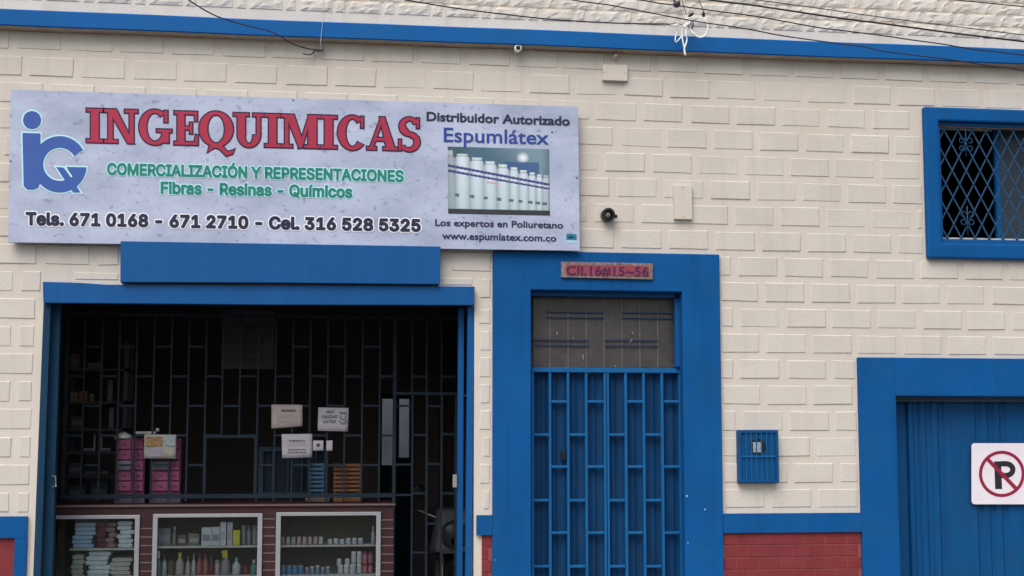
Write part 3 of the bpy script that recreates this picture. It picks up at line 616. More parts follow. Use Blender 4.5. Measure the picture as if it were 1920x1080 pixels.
GLY = json.loads(r'''{"-":[453,[[337,244,337,188,114,188,114,244]]],".":[188,[[95,-4,83,-3,73,1,63,9,55,18,51,29,50,41,51,53,55,64,63,73,73,81,83,85,95,87,107,85,118,81,128,73,135,64,140,53,141,41,140,29,135,18,128,9,118,1,107,-3]]],"0":[453,[[227,-7,191,-3,158,7,130,24,105,48,85,77,69,113,57,155,50,202,48,254,50,306,57,353,69,395,85,431,106,461,130,484,159,502,191,512,227,516,262,512,295,502,323,484,348,461,368,431,384,395,396,353,403,306,405,254,403,202,396,155,384,113,368,77,348,48,323,24,295,7,263,-3],[227,50,250,52,271,60,290,74,306,92,320,116,330,144,338,176,342,213,344,254,342,295,338,332,330,365,320,393,306,416,290,435,271,449,250,457,227,460,203,457,182,449,163,435,147,416,134,393,123,365,115,332,111,295,109,254,111,213,115,176,123,144,134,116,147,92,163,74,182,60,203,52]]],"1":[453,[[76,0,76,55,391,55,391,0],[276,509,276,0,212,0,212,448,209,448,86,358,86,427,198,509]]],"2":[453,[[64,0,64,47,234,229,252,248,268,266,282,282,294,298,303,312,311,327,316,341,319,356,320,371,319,389,315,405,308,419,298,431,287,441,273,449,258,455,241,458,224,460,205,458,188,454,172,447,159,438,148,427,139,413,132,398,128,381,127,362,66,362,68,391,75,418,86,442,102,464,121,482,143,496,168,507,196,513,225,516,254,513,281,507,306,497,328,482,346,465,361,445,372,423,379,398,381,372,380,354,377,336,371,318,363,299,351,280,336,259,317,235,294,209,267,180,153,60,153,57,389,57,389,0]]],"3":[453,[[218,-7,188,-5,159,1,133,10,108,22,88,38,70,57,57,79,48,104,44,132,109,132,112,115,118,100,126,87,137,76,150,66,165,59,182,54,200,51,219,50,239,51,258,55,275,61,291,69,304,80,315,93,323,108,328,125,329,145,328,163,323,180,316,196,306,211,292,223,275,234,254,241,229,246,201,248,157,248,157,299,288,448,288,452,70,452,70,509,372,509,372,461,211,278,211,289,247,290,279,286,308,276,333,262,354,244,371,222,383,198,391,173,393,145,390,116,383,90,370,66,354,45,333,27,309,12,281,2,251,-5]]],"5":[453,[[221,-7,192,-5,165,1,140,11,118,25,99,41,83,60,71,82,63,105,60,130,122,130,125,115,130,102,138,89,148,78,160,68,173,60,188,54,204,51,221,50,241,51,259,56,276,64,291,75,304,89,314,104,322,122,326,141,328,162,326,183,321,203,314,221,303,237,290,251,275,262,257,270,238,275,218,277,201,276,184,273,167,268,152,262,139,255,128,246,67,253,96,509,366,509,366,452,151,452,134,301,136,301,148,311,162,318,178,325,194,330,212,333,229,334,252,332,274,328,294,321,313,311,330,299,345,285,358,269,370,251,379,231,386,210,390,187,391,163,388,132,381,102,369,76,352,52,332,32,309,15,282,3,253,-4]]],"6":[453,[[226,-7,196,-4,168,3,142,15,119,31,100,51,84,74,73,101,66,130,64,162,65,187,71,212,80,239,93,268,112,302,137,340,252,509,322,509,151,261,145,261,151,270,157,279,165,288,174,295,184,302,196,307,208,311,221,313,235,314,265,312,291,305,316,295,337,280,355,262,370,240,380,215,387,187,389,157,387,127,379,98,368,73,352,50,333,30,310,14,284,3,257,-4],[226,48,245,50,263,55,279,63,293,73,304,86,314,101,322,119,326,137,327,157,326,178,322,196,314,213,304,228,293,241,279,251,263,259,245,264,226,265,207,264,190,259,174,252,160,241,148,229,138,214,131,197,126,179,125,158,126,138,131,119,138,102,148,86,160,73,174,63,190,55,207,50]]],"7":[453,[[97,0,323,448,323,452,62,452,62,509,391,509,391,449,165,0]]],"8":[453,[[226,-7,193,-5,163,1,136,11,111,25,91,42,74,62,62,84,54,109,52,135,53,156,58,176,65,195,75,212,87,228,101,241,117,252,134,260,153,265,153,267,129,276,109,289,93,308,80,330,73,354,70,380,73,405,79,429,90,450,106,469,124,485,146,498,170,508,197,514,226,516,255,514,282,508,306,498,328,485,346,469,361,450,373,429,379,405,382,380,379,354,372,330,359,308,343,289,323,276,300,267,300,265,319,260,335,252,351,241,365,228,377,212,387,195,395,176,399,156,401,135,398,109,391,84,378,62,362,42,341,25,317,11,289,1,259,-5],[226,49,248,50,267,54,285,60,300,69,313,79,323,91,331,106,335,121,337,139,335,157,330,173,322,189,312,202,298,213,283,223,265,230,247,234,226,235,206,234,187,230,169,223,154,213,140,202,130,189,122,173,117,157,115,139,117,121,121,106,129,91,139,79,152,69,167,60,185,54,205,50],[226,290,244,291,260,294,274,300,287,308,298,318,307,330,314,344,318,359,319,376,318,392,314,407,308,420,299,432,288,442,275,449,260,455,244,459,226,460,208,459,192,455,177,449,164,442,153,432,145,420,138,407,134,392,133,376,134,359,138,344,145,330,154,318,165,308,178,300,193,294,209,291]]],"A":[480,[[16,0,201,509,276,509,463,0,395,0,287,302,280,323,272,346,264,372,255,402,244,438,232,478,245,478,233,437,222,402,213,371,204,345,197,322,191,302,85,0],[110,142,110,199,370,199,370,142]]],"C":[510,[[267,-7,225,-3,186,7,150,25,119,49,92,79,70,115,53,157,44,203,40,254,44,305,53,352,70,393,92,429,119,459,150,484,186,501,225,512,267,516,293,514,317,511,340,504,362,496,383,485,402,471,419,456,435,438,448,418,459,397,467,373,473,348,408,348,404,365,397,380,389,395,380,407,369,418,357,428,344,437,330,444,315,449,300,453,284,455,267,456,237,453,209,445,184,432,161,414,141,391,125,364,113,332,106,295,103,254,106,213,113,177,125,145,141,117,161,94,184,76,210,63,237,56,267,53,284,54,300,56,315,60,330,65,344,72,357,81,369,90,380,102,389,114,397,128,404,144,408,160,473,160,467,135,459,112,448,91,435,71,420,53,402,38,383,24,363,13,341,5,317,-2,293,-6]]],"E":[419,[[60,0,60,509,372,509,372,452,125,452,125,286,355,286,355,229,125,229,125,57,375,57,375,0]]],"F":[410,[[60,0,60,509,369,509,369,452,125,452,125,278,346,278,346,221,125,221,125,0]]],"I":[300,[[31,0,31,57,118,57,118,452,31,452,31,509,269,509,269,452,183,452,183,57,269,57,269,0]]],"L":[393,[[60,0,60,509,125,509,125,57,361,57,361,0]]],"M":[628,[[60,0,60,509,152,509,277,187,280,179,284,170,287,159,291,147,295,135,299,123,303,110,307,97,311,84,315,71,319,60,322,49,307,49,311,59,314,71,318,83,322,95,326,108,330,121,334,134,338,146,342,158,346,169,349,179,352,187,476,509,568,509,568,0,504,0,504,291,504,302,504,314,504,327,505,340,505,354,505,369,505,383,506,398,506,413,506,428,507,443,507,457,513,457,508,441,503,425,498,409,492,393,487,378,482,363,477,348,472,335,467,322,463,310,459,300,456,291,342,0,286,0,170,291,167,300,163,310,159,321,155,333,150,347,145,361,140,376,134,392,129,408,124,424,118,441,112,457,119,457,119,444,120,430,120,416,120,401,121,386,121,372,121,357,121,342,122,328,122,315,122,302,122,291,122,0]]],"N":[523,[[60,0,60,509,136,509,343,183,349,174,355,163,363,151,371,137,379,122,388,107,396,90,405,73,414,55,405,54,403,72,402,90,401,108,400,126,399,142,399,157,399,171,399,184,399,195,399,509,463,509,463,0,387,0,202,290,194,303,186,317,177,331,168,346,159,363,148,381,136,402,123,425,108,452,119,454,120,429,121,406,122,384,123,363,124,345,124,328,125,313,125,301,125,291,125,0]]],"O":[533,[[267,-7,225,-3,186,7,150,25,119,49,92,79,70,115,53,157,44,203,40,254,44,305,53,352,70,393,92,429,119,459,150,484,186,501,225,512,267,516,309,512,348,501,384,484,415,459,442,429,464,393,480,352,490,305,493,254,490,203,480,157,464,115,442,79,415,49,384,25,348,7,309,-3],[267,53,296,55,324,63,349,76,372,94,392,116,408,144,420,176,428,213,430,254,428,295,420,332,408,365,392,392,372,415,349,433,324,446,296,453,267,456,237,453,210,445,184,433,161,415,142,392,125,364,113,332,106,295,103,254,106,213,113,176,125,144,142,117,161,94,184,76,210,63,237,55]]],"P":[445,[[60,0,60,509,235,509,272,506,305,499,332,487,356,471,375,452,390,430,400,404,407,377,409,348,407,318,400,291,390,265,375,243,356,223,332,207,305,195,272,188,235,186,109,186,109,242,233,242,257,244,279,248,297,256,312,266,324,279,333,294,339,310,343,328,344,348,343,367,339,385,333,402,324,416,312,428,297,439,279,446,257,451,232,452,125,452,125,0]]],"Q":[533,[[245,159,313,159,369,85,384,65,468,-48,401,-48,346,27,331,46],[267,-7,225,-3,186,7,150,25,119,49,92,79,70,115,53,157,44,203,40,254,44,305,53,352,70,393,92,429,119,459,150,484,186,501,225,512,267,516,309,512,348,501,384,484,415,459,442,429,464,393,480,352,490,305,493,254,490,203,480,157,464,115,442,79,415,49,384,25,348,7,309,-3],[267,53,296,55,324,63,349,76,372,94,392,116,408,144,420,176,428,213,430,254,428,295,420,332,408,365,392,392,372,415,349,433,324,446,296,453,267,456,237,453,210,445,184,433,161,415,142,392,125,364,113,332,106,295,103,254,106,213,113,176,125,144,142,117,161,94,184,76,210,63,237,55]]],"R":[449,[[60,0,60,509,236,509,273,506,305,500,333,489,356,473,376,455,390,433,401,408,407,381,409,352,407,323,401,296,390,271,376,250,356,232,333,217,305,206,273,200,236,198,96,198,96,255,234,255,258,256,280,260,298,267,313,276,325,287,334,300,340,316,344,333,345,352,344,371,340,389,334,405,325,419,313,430,298,440,279,446,258,451,233,452,125,452,125,0],[353,0,230,229,303,229,428,0]]],"S":[447,[[224,-9,188,-7,156,-1,128,9,102,23,81,40,64,60,51,83,42,109,38,137,104,137,108,118,114,102,123,88,136,76,150,66,166,59,185,53,204,50,224,49,246,50,267,54,286,60,303,69,317,79,329,92,338,106,344,122,346,139,344,154,340,168,332,179,322,189,310,197,296,205,280,211,263,217,245,222,184,239,145,253,112,269,86,289,67,313,56,341,52,372,54,400,62,425,75,448,92,468,113,484,138,498,165,508,195,514,227,516,259,514,289,508,316,498,340,484,360,468,377,449,390,427,398,403,401,378,337,378,332,402,320,421,302,437,280,449,254,456,225,459,204,457,185,454,167,448,152,440,139,430,129,418,121,405,117,391,115,376,117,359,122,345,131,334,142,324,155,315,169,308,184,302,198,297,212,293,264,279,279,275,295,270,312,264,328,256,344,248,359,238,372,226,384,213,395,198,402,180,407,161,408,139,406,112,399,87,386,64,370,43,349,25,323,11,294,0,261,-7]]],"T":[449,[[32,452,32,509,417,509,417,452,257,452,257,0,193,0,193,452]]],"Y":[472,[[203,0,203,208,16,509,91,509,192,344,203,327,213,309,222,292,231,274,240,254,250,230,224,230,233,254,242,275,251,293,260,310,270,327,280,344,381,509,455,509,268,208,268,0]]],"Z":[438,[[42,0,42,46,273,385,284,400,295,415,306,431,318,446,329,461,341,476,348,454,327,453,306,453,285,452,265,452,244,452,223,452,40,452,40,509,397,509,397,462,169,129,157,113,146,97,134,81,122,65,110,49,97,33,90,54,111,55,131,56,152,57,173,57,193,57,214,57,399,57,399,0]]],"a":[389,[[160,-9,137,-7,115,-3,94,5,76,15,60,29,48,45,38,63,32,84,30,108,32,128,36,146,43,161,53,174,64,184,78,193,92,200,108,206,125,211,143,214,161,217,178,220,200,223,218,225,234,227,247,229,257,231,265,235,271,240,274,246,276,255,276,257,275,272,272,285,267,297,260,307,251,315,240,322,227,327,212,330,196,331,178,330,163,327,149,322,137,316,127,309,118,301,110,292,104,283,100,274,41,291,51,313,64,331,79,346,95,358,114,368,133,375,153,380,173,383,194,384,208,384,223,382,239,379,255,375,271,369,286,360,300,350,312,336,322,320,330,301,335,278,337,251,337,0,277,0,277,52,272,52,267,43,260,34,252,25,242,16,229,8,215,1,199,-4,181,-7],[170,45,192,47,211,51,228,59,242,68,254,80,263,93,270,108,274,122,276,138,276,190,272,187,267,184,259,182,251,180,241,178,231,176,221,174,210,173,200,171,191,170,182,169,175,168,161,166,147,163,134,159,122,153,112,147,103,139,97,130,93,118,92,105,93,93,96,82,102,72,109,64,119,57,130,52,142,48,156,46]]],"b":[424,[[229,-8,208,-7,189,-3,172,4,159,12,147,21,138,31,130,41,123,50,118,59,112,59,112,0,53,0,53,509,114,509,114,319,118,319,123,327,130,336,137,346,147,355,158,364,171,373,188,379,207,383,229,384,259,382,287,374,313,361,335,342,354,320,370,293,381,261,388,227,390,189,388,151,381,116,370,84,355,57,336,34,313,16,288,3,260,-6],[220,47,242,49,262,55,279,66,294,80,306,97,316,117,323,139,327,163,328,189,327,215,323,239,316,261,307,281,295,298,280,311,262,322,243,328,220,330,198,328,178,322,161,312,147,299,134,282,125,263,118,241,114,216,113,189,114,162,118,138,125,115,135,95,147,78,162,65,179,55,198,49]]],"c":[396,[[207,-8,174,-5,144,3,117,16,93,35,72,58,56,85,44,116,37,150,34,187,37,225,44,260,56,291,72,318,93,341,117,360,144,374,174,382,207,384,226,384,243,381,260,377,276,371,291,364,305,356,318,346,330,335,340,322,349,308,356,293,362,277,303,262,300,272,295,281,290,289,284,297,278,304,270,311,261,316,252,321,242,325,231,328,220,329,207,330,184,328,163,321,145,310,130,296,118,278,108,258,102,236,98,212,96,187,98,163,102,139,108,117,118,97,130,80,145,66,163,55,184,49,207,46,220,47,232,49,243,52,253,55,262,60,271,66,279,73,285,80,292,89,297,98,301,107,304,117,363,102,357,86,350,70,341,56,331,43,319,32,306,21,292,12,277,5,261,-1,244,-5,226,-7]]],"e":[404,[[212,-8,177,-5,145,3,117,16,92,35,72,58,56,85,44,116,37,150,34,187,36,224,44,258,55,290,71,317,91,340,115,359,142,373,172,382,205,384,226,383,246,380,266,374,285,366,303,355,319,341,334,324,347,305,357,282,365,256,370,227,371,194,371,169,75,169,75,221,338,221,310,202,308,226,304,248,298,269,288,286,277,301,263,314,246,323,227,328,205,330,183,328,164,323,146,313,131,301,119,286,109,270,102,251,97,231,96,211,96,178,98,151,102,127,110,106,121,88,135,73,151,61,169,53,190,48,212,46,227,47,241,49,254,53,265,58,276,65,285,73,294,82,300,93,306,105,365,91,358,72,348,55,335,39,320,26,302,14,283,4,261,-3,237,-7]]],"i":[167,[[53,0,53,379,114,379,114,0],[84,443,73,444,63,448,54,455,47,463,43,472,41,483,43,494,47,504,54,512,63,518,73,522,84,524,95,522,105,518,114,512,121,504,125,494,126,483,125,472,121,463,114,455,105,448,95,444]]],"l":[189,[[139,-2,112,0,91,8,74,20,62,37,55,59,53,84,53,509,114,509,114,99,114,83,117,71,120,62,126,57,135,53,146,52,152,52,157,52,160,53,164,53,167,54,170,54,181,3,175,1,169,0,162,-1,154,-2,147,-2]]],"m":[610,[[53,0,53,379,112,379,112,295,108,295,114,314,122,331,132,346,144,358,158,368,172,376,187,382,203,385,219,386,245,383,268,375,287,361,303,342,314,320,321,295,312,295,318,312,326,329,337,343,350,356,364,366,381,375,398,381,417,385,437,386,458,385,478,380,497,372,514,361,529,346,541,328,550,307,555,283,557,255,557,0,496,0,496,254,493,279,485,298,473,313,456,323,438,329,419,330,402,329,387,326,374,320,363,312,353,302,345,290,340,277,336,263,335,247,335,0,274,0,274,260,272,280,265,297,253,311,238,322,220,328,199,330,185,329,171,326,158,320,145,312,135,302,126,289,119,274,115,257,114,238,114,0]]],"n":[410,[[114,227,114,0,53,0,53,379,112,379,112,287,102,287,116,319,132,344,152,362,175,374,200,382,227,384,252,383,275,377,295,369,313,356,328,340,341,321,350,298,355,271,357,240,357,0,296,0,296,235,293,263,286,286,273,304,256,318,235,326,210,329,192,328,176,324,161,317,147,308,136,297,126,283,119,266,115,248]]],"o":[415,[[207,-8,174,-5,144,3,117,16,93,35,72,58,56,85,44,116,37,150,34,187,37,225,44,260,56,291,72,318,93,341,117,360,144,374,174,382,207,384,241,382,271,374,299,360,323,341,343,318,359,291,371,260,379,225,381,187,379,150,371,116,359,85,343,58,323,35,299,16,271,3,241,-5],[207,46,231,49,252,55,270,66,285,80,298,97,307,117,314,139,318,163,319,187,318,212,314,236,307,258,298,278,285,296,270,310,252,321,231,328,207,330,184,328,163,321,145,310,130,296,118,278,108,258,102,236,98,212,96,187,98,163,102,139,108,117,118,97,130,80,145,66,163,55,184,49]]],"r":[259,[[53,0,53,379,112,379,112,321,115,321,124,339,137,354,152,367,171,377,191,383,213,385,218,385,223,385,229,384,235,384,240,384,243,384,243,322,241,323,236,324,230,324,223,325,215,326,207,326,190,324,174,321,159,315,146,306,135,296,126,284,119,269,115,254,114,237,114,0]]],"s":[365,[[182,-8,157,-7,133,-3,112,3,93,12,76,24,62,38,50,54,41,73,36,94,94,107,101,87,111,72,124,60,141,52,160,47,181,45,206,47,227,53,244,62,258,74,265,88,268,103,266,115,262,126,254,136,243,144,229,150,212,155,149,170,118,180,92,192,72,208,58,227,50,249,47,274,49,295,55,314,65,332,79,347,95,360,115,370,137,378,161,383,187,384,212,383,234,379,254,372,271,363,286,352,299,339,309,324,318,308,324,290,268,277,262,291,254,304,243,316,228,325,210,331,187,333,166,331,147,326,131,317,119,305,111,292,109,277,110,264,115,253,124,243,136,235,152,229,172,223,229,209,261,200,287,187,306,171,320,153,328,131,331,107,329,85,323,65,312,47,298,31,281,18,260,6,236,-2,210,-7]]],"u":[410,[[182,-5,158,-3,135,2,115,11,97,23,82,39,69,59,60,82,54,109,53,139,53,379,114,379,114,144,116,117,124,94,137,75,154,61,175,53,200,50,218,51,234,55,249,62,263,71,274,83,283,97,290,113,295,132,296,153,296,379,357,379,357,0,298,0,298,92,307,92,294,60,277,35,257,17,234,5,209,-3]]],"Ó":[533,[[267,-7,225,-3,186,7,150,25,119,49,92,79,70,115,53,157,44,203,40,254,44,305,53,352,70,393,92,429,119,459,150,484,186,501,225,512,267,516,309,512,348,501,384,484,415,459,442,429,464,393,480,352,490,305,493,254,490,203,480,157,464,115,442,79,415,49,384,25,348,7,309,-3],[267,53,296,55,324,63,349,76,372,94,392,116,408,144,420,176,428,213,430,254,428,295,420,332,408,365,392,392,372,415,349,433,324,446,296,453,267,456,237,453,210,445,184,433,161,415,142,392,125,364,113,332,106,295,103,254,106,213,113,176,125,144,142,117,161,94,184,76,210,63,237,55],[240,558,288,659,356,659,290,558]]],"í":[167,[[53,0,53,379,114,379,114,0],[57,429,104,529,173,529,107,429]]]," ":[188,[]]}''')
GCAP = max(GLY['E'][1][0][1::2])
def loopmesh(loops, off):
    cu = bpy.data.curves.new('t', 'CURVE'); cu.dimensions = '2D'; cu.fill_mode = 'BOTH'; cu.offset = off
    for l in loops:
        n = len(l)//2; sp = cu.splines.new('POLY'); sp.points.add(n-1)
        for i in range(n): sp.points[i].co = (l[2*i]/1000, l[2*i+1]/1000, 0, 1)
        sp.use_cyclic_u = True
    o = bpy.data.objects.new('t', cu); COL.objects.link(o); dg = bpy.context.evaluated_depsgraph_get(); dg.update()
    me = bpy.data.meshes.new_from_object(o.evaluated_get(dg)); vs = [tuple(v.co) for v in me.vertices]; fs = [tuple(p.vertices) for p in me.polygons]
    bpy.data.objects.remove(o); bpy.data.meshes.remove(me); return vs, fs
_gm = {}
QG = {'Q': ((1, 2), (0,))}
def gtext(body, q, y, m, parent, name='lettering', off=0.0, halo=0, halom=None, track=0.0):
    """sans lettering from the outlines above: filled letters made bold by a stroke along their outline"""
    adv = []; x = 0
    for ch in body: adv.append(x); x += GLY[ch][0]/1000+track
    f0, fl = GLY[body[0]], GLY[body[-1]]
    xa = min(v for l in f0[1] for v in l[::2])/1000-off; xb = adv[-1]+max(v for l in fl[1] for v in l[::2])/1000+off
    cap = GCAP/1000
    for of, yy, mm, nm in ([(halo, y, halom, 'halo')] if halo else [])+[(off, y-.0016, m, name)]:
        b = MB()
        def put(vs, fs, i, dy): b.add([W(*quadmap(q, (v[0]+adv[i]-xa)/(xb-xa), (v[1]+off)/(cap+2*off)), yy-dy) for v in vs], fs)
        for i, ch in enumerate(body):
            if ch == ' ': continue
            L_ = GLY[ch][1]
            if ch not in _gm: _gm[ch] = [loopmesh([L_[a] for a in g_], 0) for g_ in QG[ch]] if ch in QG else [loopmesh(L_, 0)]
            d0 = .0005*(i % 2)
            for k, (vs, fs) in enumerate(_gm[ch]): put(vs, fs, i, d0+.00003*k)
            n = 2
            for l in L_:
                P = [Vector((l[2*t]/1000, l[2*t+1]/1000)) for t in range(len(l)//2)]
                for t in range(len(P)):
                    a, c = P[t], P[(t+1) % len(P)]; d = (c-a)
                    if d.length < 1e-6: continue
                    d.normalize(); nn = Vector((-d.y, d.x))*of; e = d*of*.9
                    put([a-nn-e*.5, c-nn+e*.5, c-nn*.5+e, c+nn*.5+e, c+nn+e*.5, a+nn-e*.5, a+nn*.5-e, a-nn*.5-e], [(0, 1, 2, 3, 4, 5, 6, 7)], i, d0+.00002*n); n = 2+(n-1) % 20
        b.build(nm, mm, parent)
def text(body, q, y, m, parent, name='lettering', off=0.0, halo=0, halom=None, space=1.0):
    """q: baseline-left, cap-left, cap-right, baseline-right in photo pixels"""
    base = textmesh(body, 0, space)[0]; x0 = min(v[0] for v in base); x1 = max(v[0] for v in base)
    outs = []
    if halo: outs.append((halo, y, halom, 'halo'))
    outs.append((off, y-.0012, m, name))
    par = parent
    for of, yy, mm, nm in outs:
        vs, fs = textmesh(body, of, space); b = MB()
        b.v = [tuple(W(*quadmap(q, (v[0]-x0)/(x1-x0), v[1]/CAP), yy)) for v in vs]; b.f = fs
        o = b.build(nm, mm, par)
    return o
NAVY = mat('navy_print', (.018, .022, .055), .5, .05, 20); GREENP = mat('green_print', (.012, .21, .17), .5, .05, 20)
REDP = mat('red_print', (.36, .024, .065), .5, .10, 2.0); OUTL = mat('dark_outline_print', (.03, .008, .045), .5, .05, 20)
CYAN = mat('pale_cyan_print', (.50, .80, .88), .5, .03, 20); WHP = mat('white_print', (.80, .82, .90), .5, .03, 20)
LBLUE = mat('logo_blue_print', (.04, .10, .37), .5, .06, 5); EBLUE = mat('deep_blue_print', (.022, .055, .29), .5, .05, 20)
Y1 = SY-.0015
gtext('COMERCIALIZACIÓN Y REPRESENTACIONES', [(200.5, 328), (200.5, 305), (757, 319), (757, 341.5)], Y1, GREENP, sign, off=.036, halo=.078, halom=CYAN, track=.0)
gtext('Fibras - Resinas - Químicos', [(301, 363.5), (301, 340), (661, 348.5), (661, 371.5)], Y1, GREENP, sign, off=.036, halo=.078, halom=CYAN, track=.0)
gtext('Tels. 671 0168 - 671 2710 - Cel. 316 528 5325', [(48, 422.5), (48, 397), (789, 410.5), (789, 435)], Y1, NAVY, sign, off=.046, halo=.095, halom=WHP, track=.015)
text('Distribuidor Autorizado', [(800.5, 226), (800.5, 210), (1067.5, 219), (1067.5, 235)], Y1, NAVY, sign, off=.03)
text('Espumlátex', [(832.5, 265.5), (832.5, 239.5), (1028, 245.5), (1028, 270.5)], Y1, EBLUE, sign, off=.012)
text('Los expertos en Poliuretano', [(816.5, 423), (816.5, 411), (1055.5, 416.5), (1055.5, 428)], Y1, NAVY, sign, off=.022)
text('www.espumlatex.com.co', [(829.5, 448), (829.5, 435.5), (1042.5, 440.5), (1042.5, 452.5)], Y1, NAVY, sign, off=.022)
b = MB().flat([(1062, 438), (1081, 439), (1081.5, 450), (1062, 449)], Y1); b.build('small_logo', mat('teal_print', (.02, .17, .30), .5), sign)
b = MB().flat([(1062, 450), (1081.5, 451), (1081.5, 456), (1062, 455)], Y1); b.build('small_logo', mat('light_cyan_print', (.35, .62, .75), .5), sign)
b = MB().flat([(1066, 442.5), (1074, 442.8), (1077, 445), (1072, 447), (1066, 446.5)], Y1-.001); b.build('small_logo', mat('dark_teal_print', (.01, .04, .07), .5), sign)
b = MB().lathe((W(1035, 248, Y1).x, Y1, W(1035, 248, Y1).z), [(.006, 0), (.005, .0005)], 10, 'y'); b.build('registered_mark', EBLUE, sign)

# serif headline, each glyph as flat pieces over a dilated dark outline
def offpoly(P, e):
    n = len(P); a = sum(P[i][0]*P[(i+1) % n][1]-P[(i+1) % n][0]*P[i][1] for i in range(n))
    if a < 0: P = P[::-1]
    out = []
    for i in range(n):
        p0, p1, p2 = Vector(P[i-1]), Vector(P[i]), Vector(P[(i+1) % n])
        d1 = (p1-p0).normalized(); d2 = (p2-p1).normalized(); n1 = Vector((d1.y, -d1.x)); n2 = Vector((d2.y, -d2.x))
        k = (n1+n2); k = k/max(.35, k.dot(k)/2)*1.0 if k.length > 1e-6 else n1
        out.append(tuple(p1+k*e))
    return out
def R_(x0, z0, x1, z1): return ('p', [(x0, z0), (x1, z0), (x1, z1), (x0, z1)])
def Pg(*p): return ('p', list(p))
def Rg(cx, cy, RX, RY_, rx_, ry_, a0, a1): return ('r', cx, cy, RX, RY_, rx_, ry_, a0, a1)
SE = .085
GL = {
 'I': [R_(.26, 0, .74, 1), R_(0, 0, 1, SE), R_(0, 1-SE, 1, 1)],
 'N': [R_(.12, .0, .25, 1), R_(0, 0, .40, SE), R_(0, 1-SE, .32, 1), Pg((.12, 1), (.36, 1), (.88, 0), (.70, 0)), R_(.76, 0, .88, 1), R_(.62, 1-SE, 1, 1)],
 'G': [Rg(.5, .5, .5, .53, .27, .43, 50, 325), R_(.72, .05, .94, .42), R_(.56, .36, 1.03, .44), R_(.80, .66, .90, 1.0)],
 'E': [R_(.13, 0, .43, 1), R_(0, 0, .95, SE), R_(0, 1-SE, .93, 1), R_(.4, .46, .74, .55), R_(.66, .34, .76, .67), Pg((.84, 0), (1, 0), (1, .30), (.91, .30)), Pg((.84, 1), (.97, 1), (.97, .72), (.89, .72))],
 'Q': [Rg(.5, .5, .5, .53, .26, .43, 0, 360), Pg((.25, -.20), (.45, -.06), (.60, -.10), (.80, -.30), (.98, -.24), (1.04, -.10), (.93, -.16), (.82, -.17), (.66, .02), (.5, .06), (.3, -.03))],
 'U': [R_(.13, .33, .38, 1), R_(0, 1-SE, .50, 1), R_(.76, .33, .88, 1), R_(.64, 1-SE, 1, 1), Rg(.505, .35, .375, .375, .14, .27, 180, 360)],
 'M': [R_(.10, 0, .19, 1), R_(0, 0, .29, SE), R_(0, 1-SE, .27, 1), Pg((.12, 1), (.33, 1), (.58, .12), (.46, 0)), Pg((.72, 1), (.80, 1), (.53, 0), (.45, 0)), R_(.70, 0, .91, 1), R_(.60, 0, 1, SE), R_(.73, 1-SE, 1, 1)],
 'C': [Rg(.53, .5, .53, .53, .25, .43, 48, 318), R_(.84, .66, .93, 1.0)],
 'A': [Pg((.07, 0), (.18, 0), (.50, .86), (.56, 1), (.46, 1)), Pg((.42, 1), (.58, 1), (.94, 0), (.66, 0)), R_(0, 0, .30, SE), R_(.54, 0, 1.0, SE), R_(.26, .28, .70, .37)],
 'S': [Rg(.50, .735, .46, .29, .22, .19, 25, 268), Rg(.48, .27, .50, .30, .25, .19, -92, 92), Pg((.20, .62), (.50, .445), (.52, .545), (.30, .75)), Pg((.50, .46), (.72, .34), (.90, .42), (.50, .575)), Rg(.48, .27, .47, .29, .27, .2, 215, 272), R_(.84, .70, .94, 1.0), R_(.02, 0.0, .12, .33)],
}
heads = [('I', 162.5, 193), ('N', 195.5, 258), ('G', 261, 320), ('E', 327, 371), ('Q', 373.5, 437), ('U', 438, 495), ('I', 496.5, 526), ('M', 527, 600), ('I', 601, 631.5), ('C', 633.5, 685), ('A', 688, 745), ('S', 747, 788)]
def capy(x): return lerp(203.5, 222, (x-162)/626)
def basy(x): return lerp(266.5, 283, (x-162)/626)
for ch, xa_, xb2 in heads:
    wpx = xb2-xa_; xm = (xa_+xb2)/2; hp = basy(xm)-capy(xm)
    for e, mm, yb_, nm in ((2.5, OUTL, Y1, 'letter_outline'), (-.1, REDP, Y1-.0016, 'letter')):
        b = MB(); kk = 0
        for g_ in GL[ch]:
            yy = yb_-kk*.00009; kk += 1
            if g_[0] == 'p':
                P = [(x*wpx, z*hp) for x, z in g_[1]]; P = offpoly(P, e)
                P2 = [(xa_+x, basy(xa_+x)-z) for x, z in P]
                b.flat(P2, yy)
            else:
                _, cx, cy, RX, RYY, r_x, r_y, a0, a1 = g_; RX, RYY, r_x, r_y = RX*wpx+e, RYY*hp+e, r_x*wpx-e, r_y*hp-e
                cx *= wpx; cy *= hp
                da = math.degrees(e/((RX+RYY)/2)) if (a1-a0) < 359 else 0
                n = 36; ring = []
                for i in range(n+1):
                    q = math.radians(lerp(a0-da, a1+da, i/n)); ring.append(((cx+RX*math.cos(q), cy+RYY*math.sin(q)), (cx+r_x*math.cos(q), cy+r_y*math.sin(q))))
                for i in range(n):
                    pp = [ring[i][0], ring[i+1][0], ring[i+1][1], ring[i][1]]
                    b.flat([(xa_+x, basy(xa_+x)-z) for x, z in pp], yy)
        b.build(nm, mm, sign)

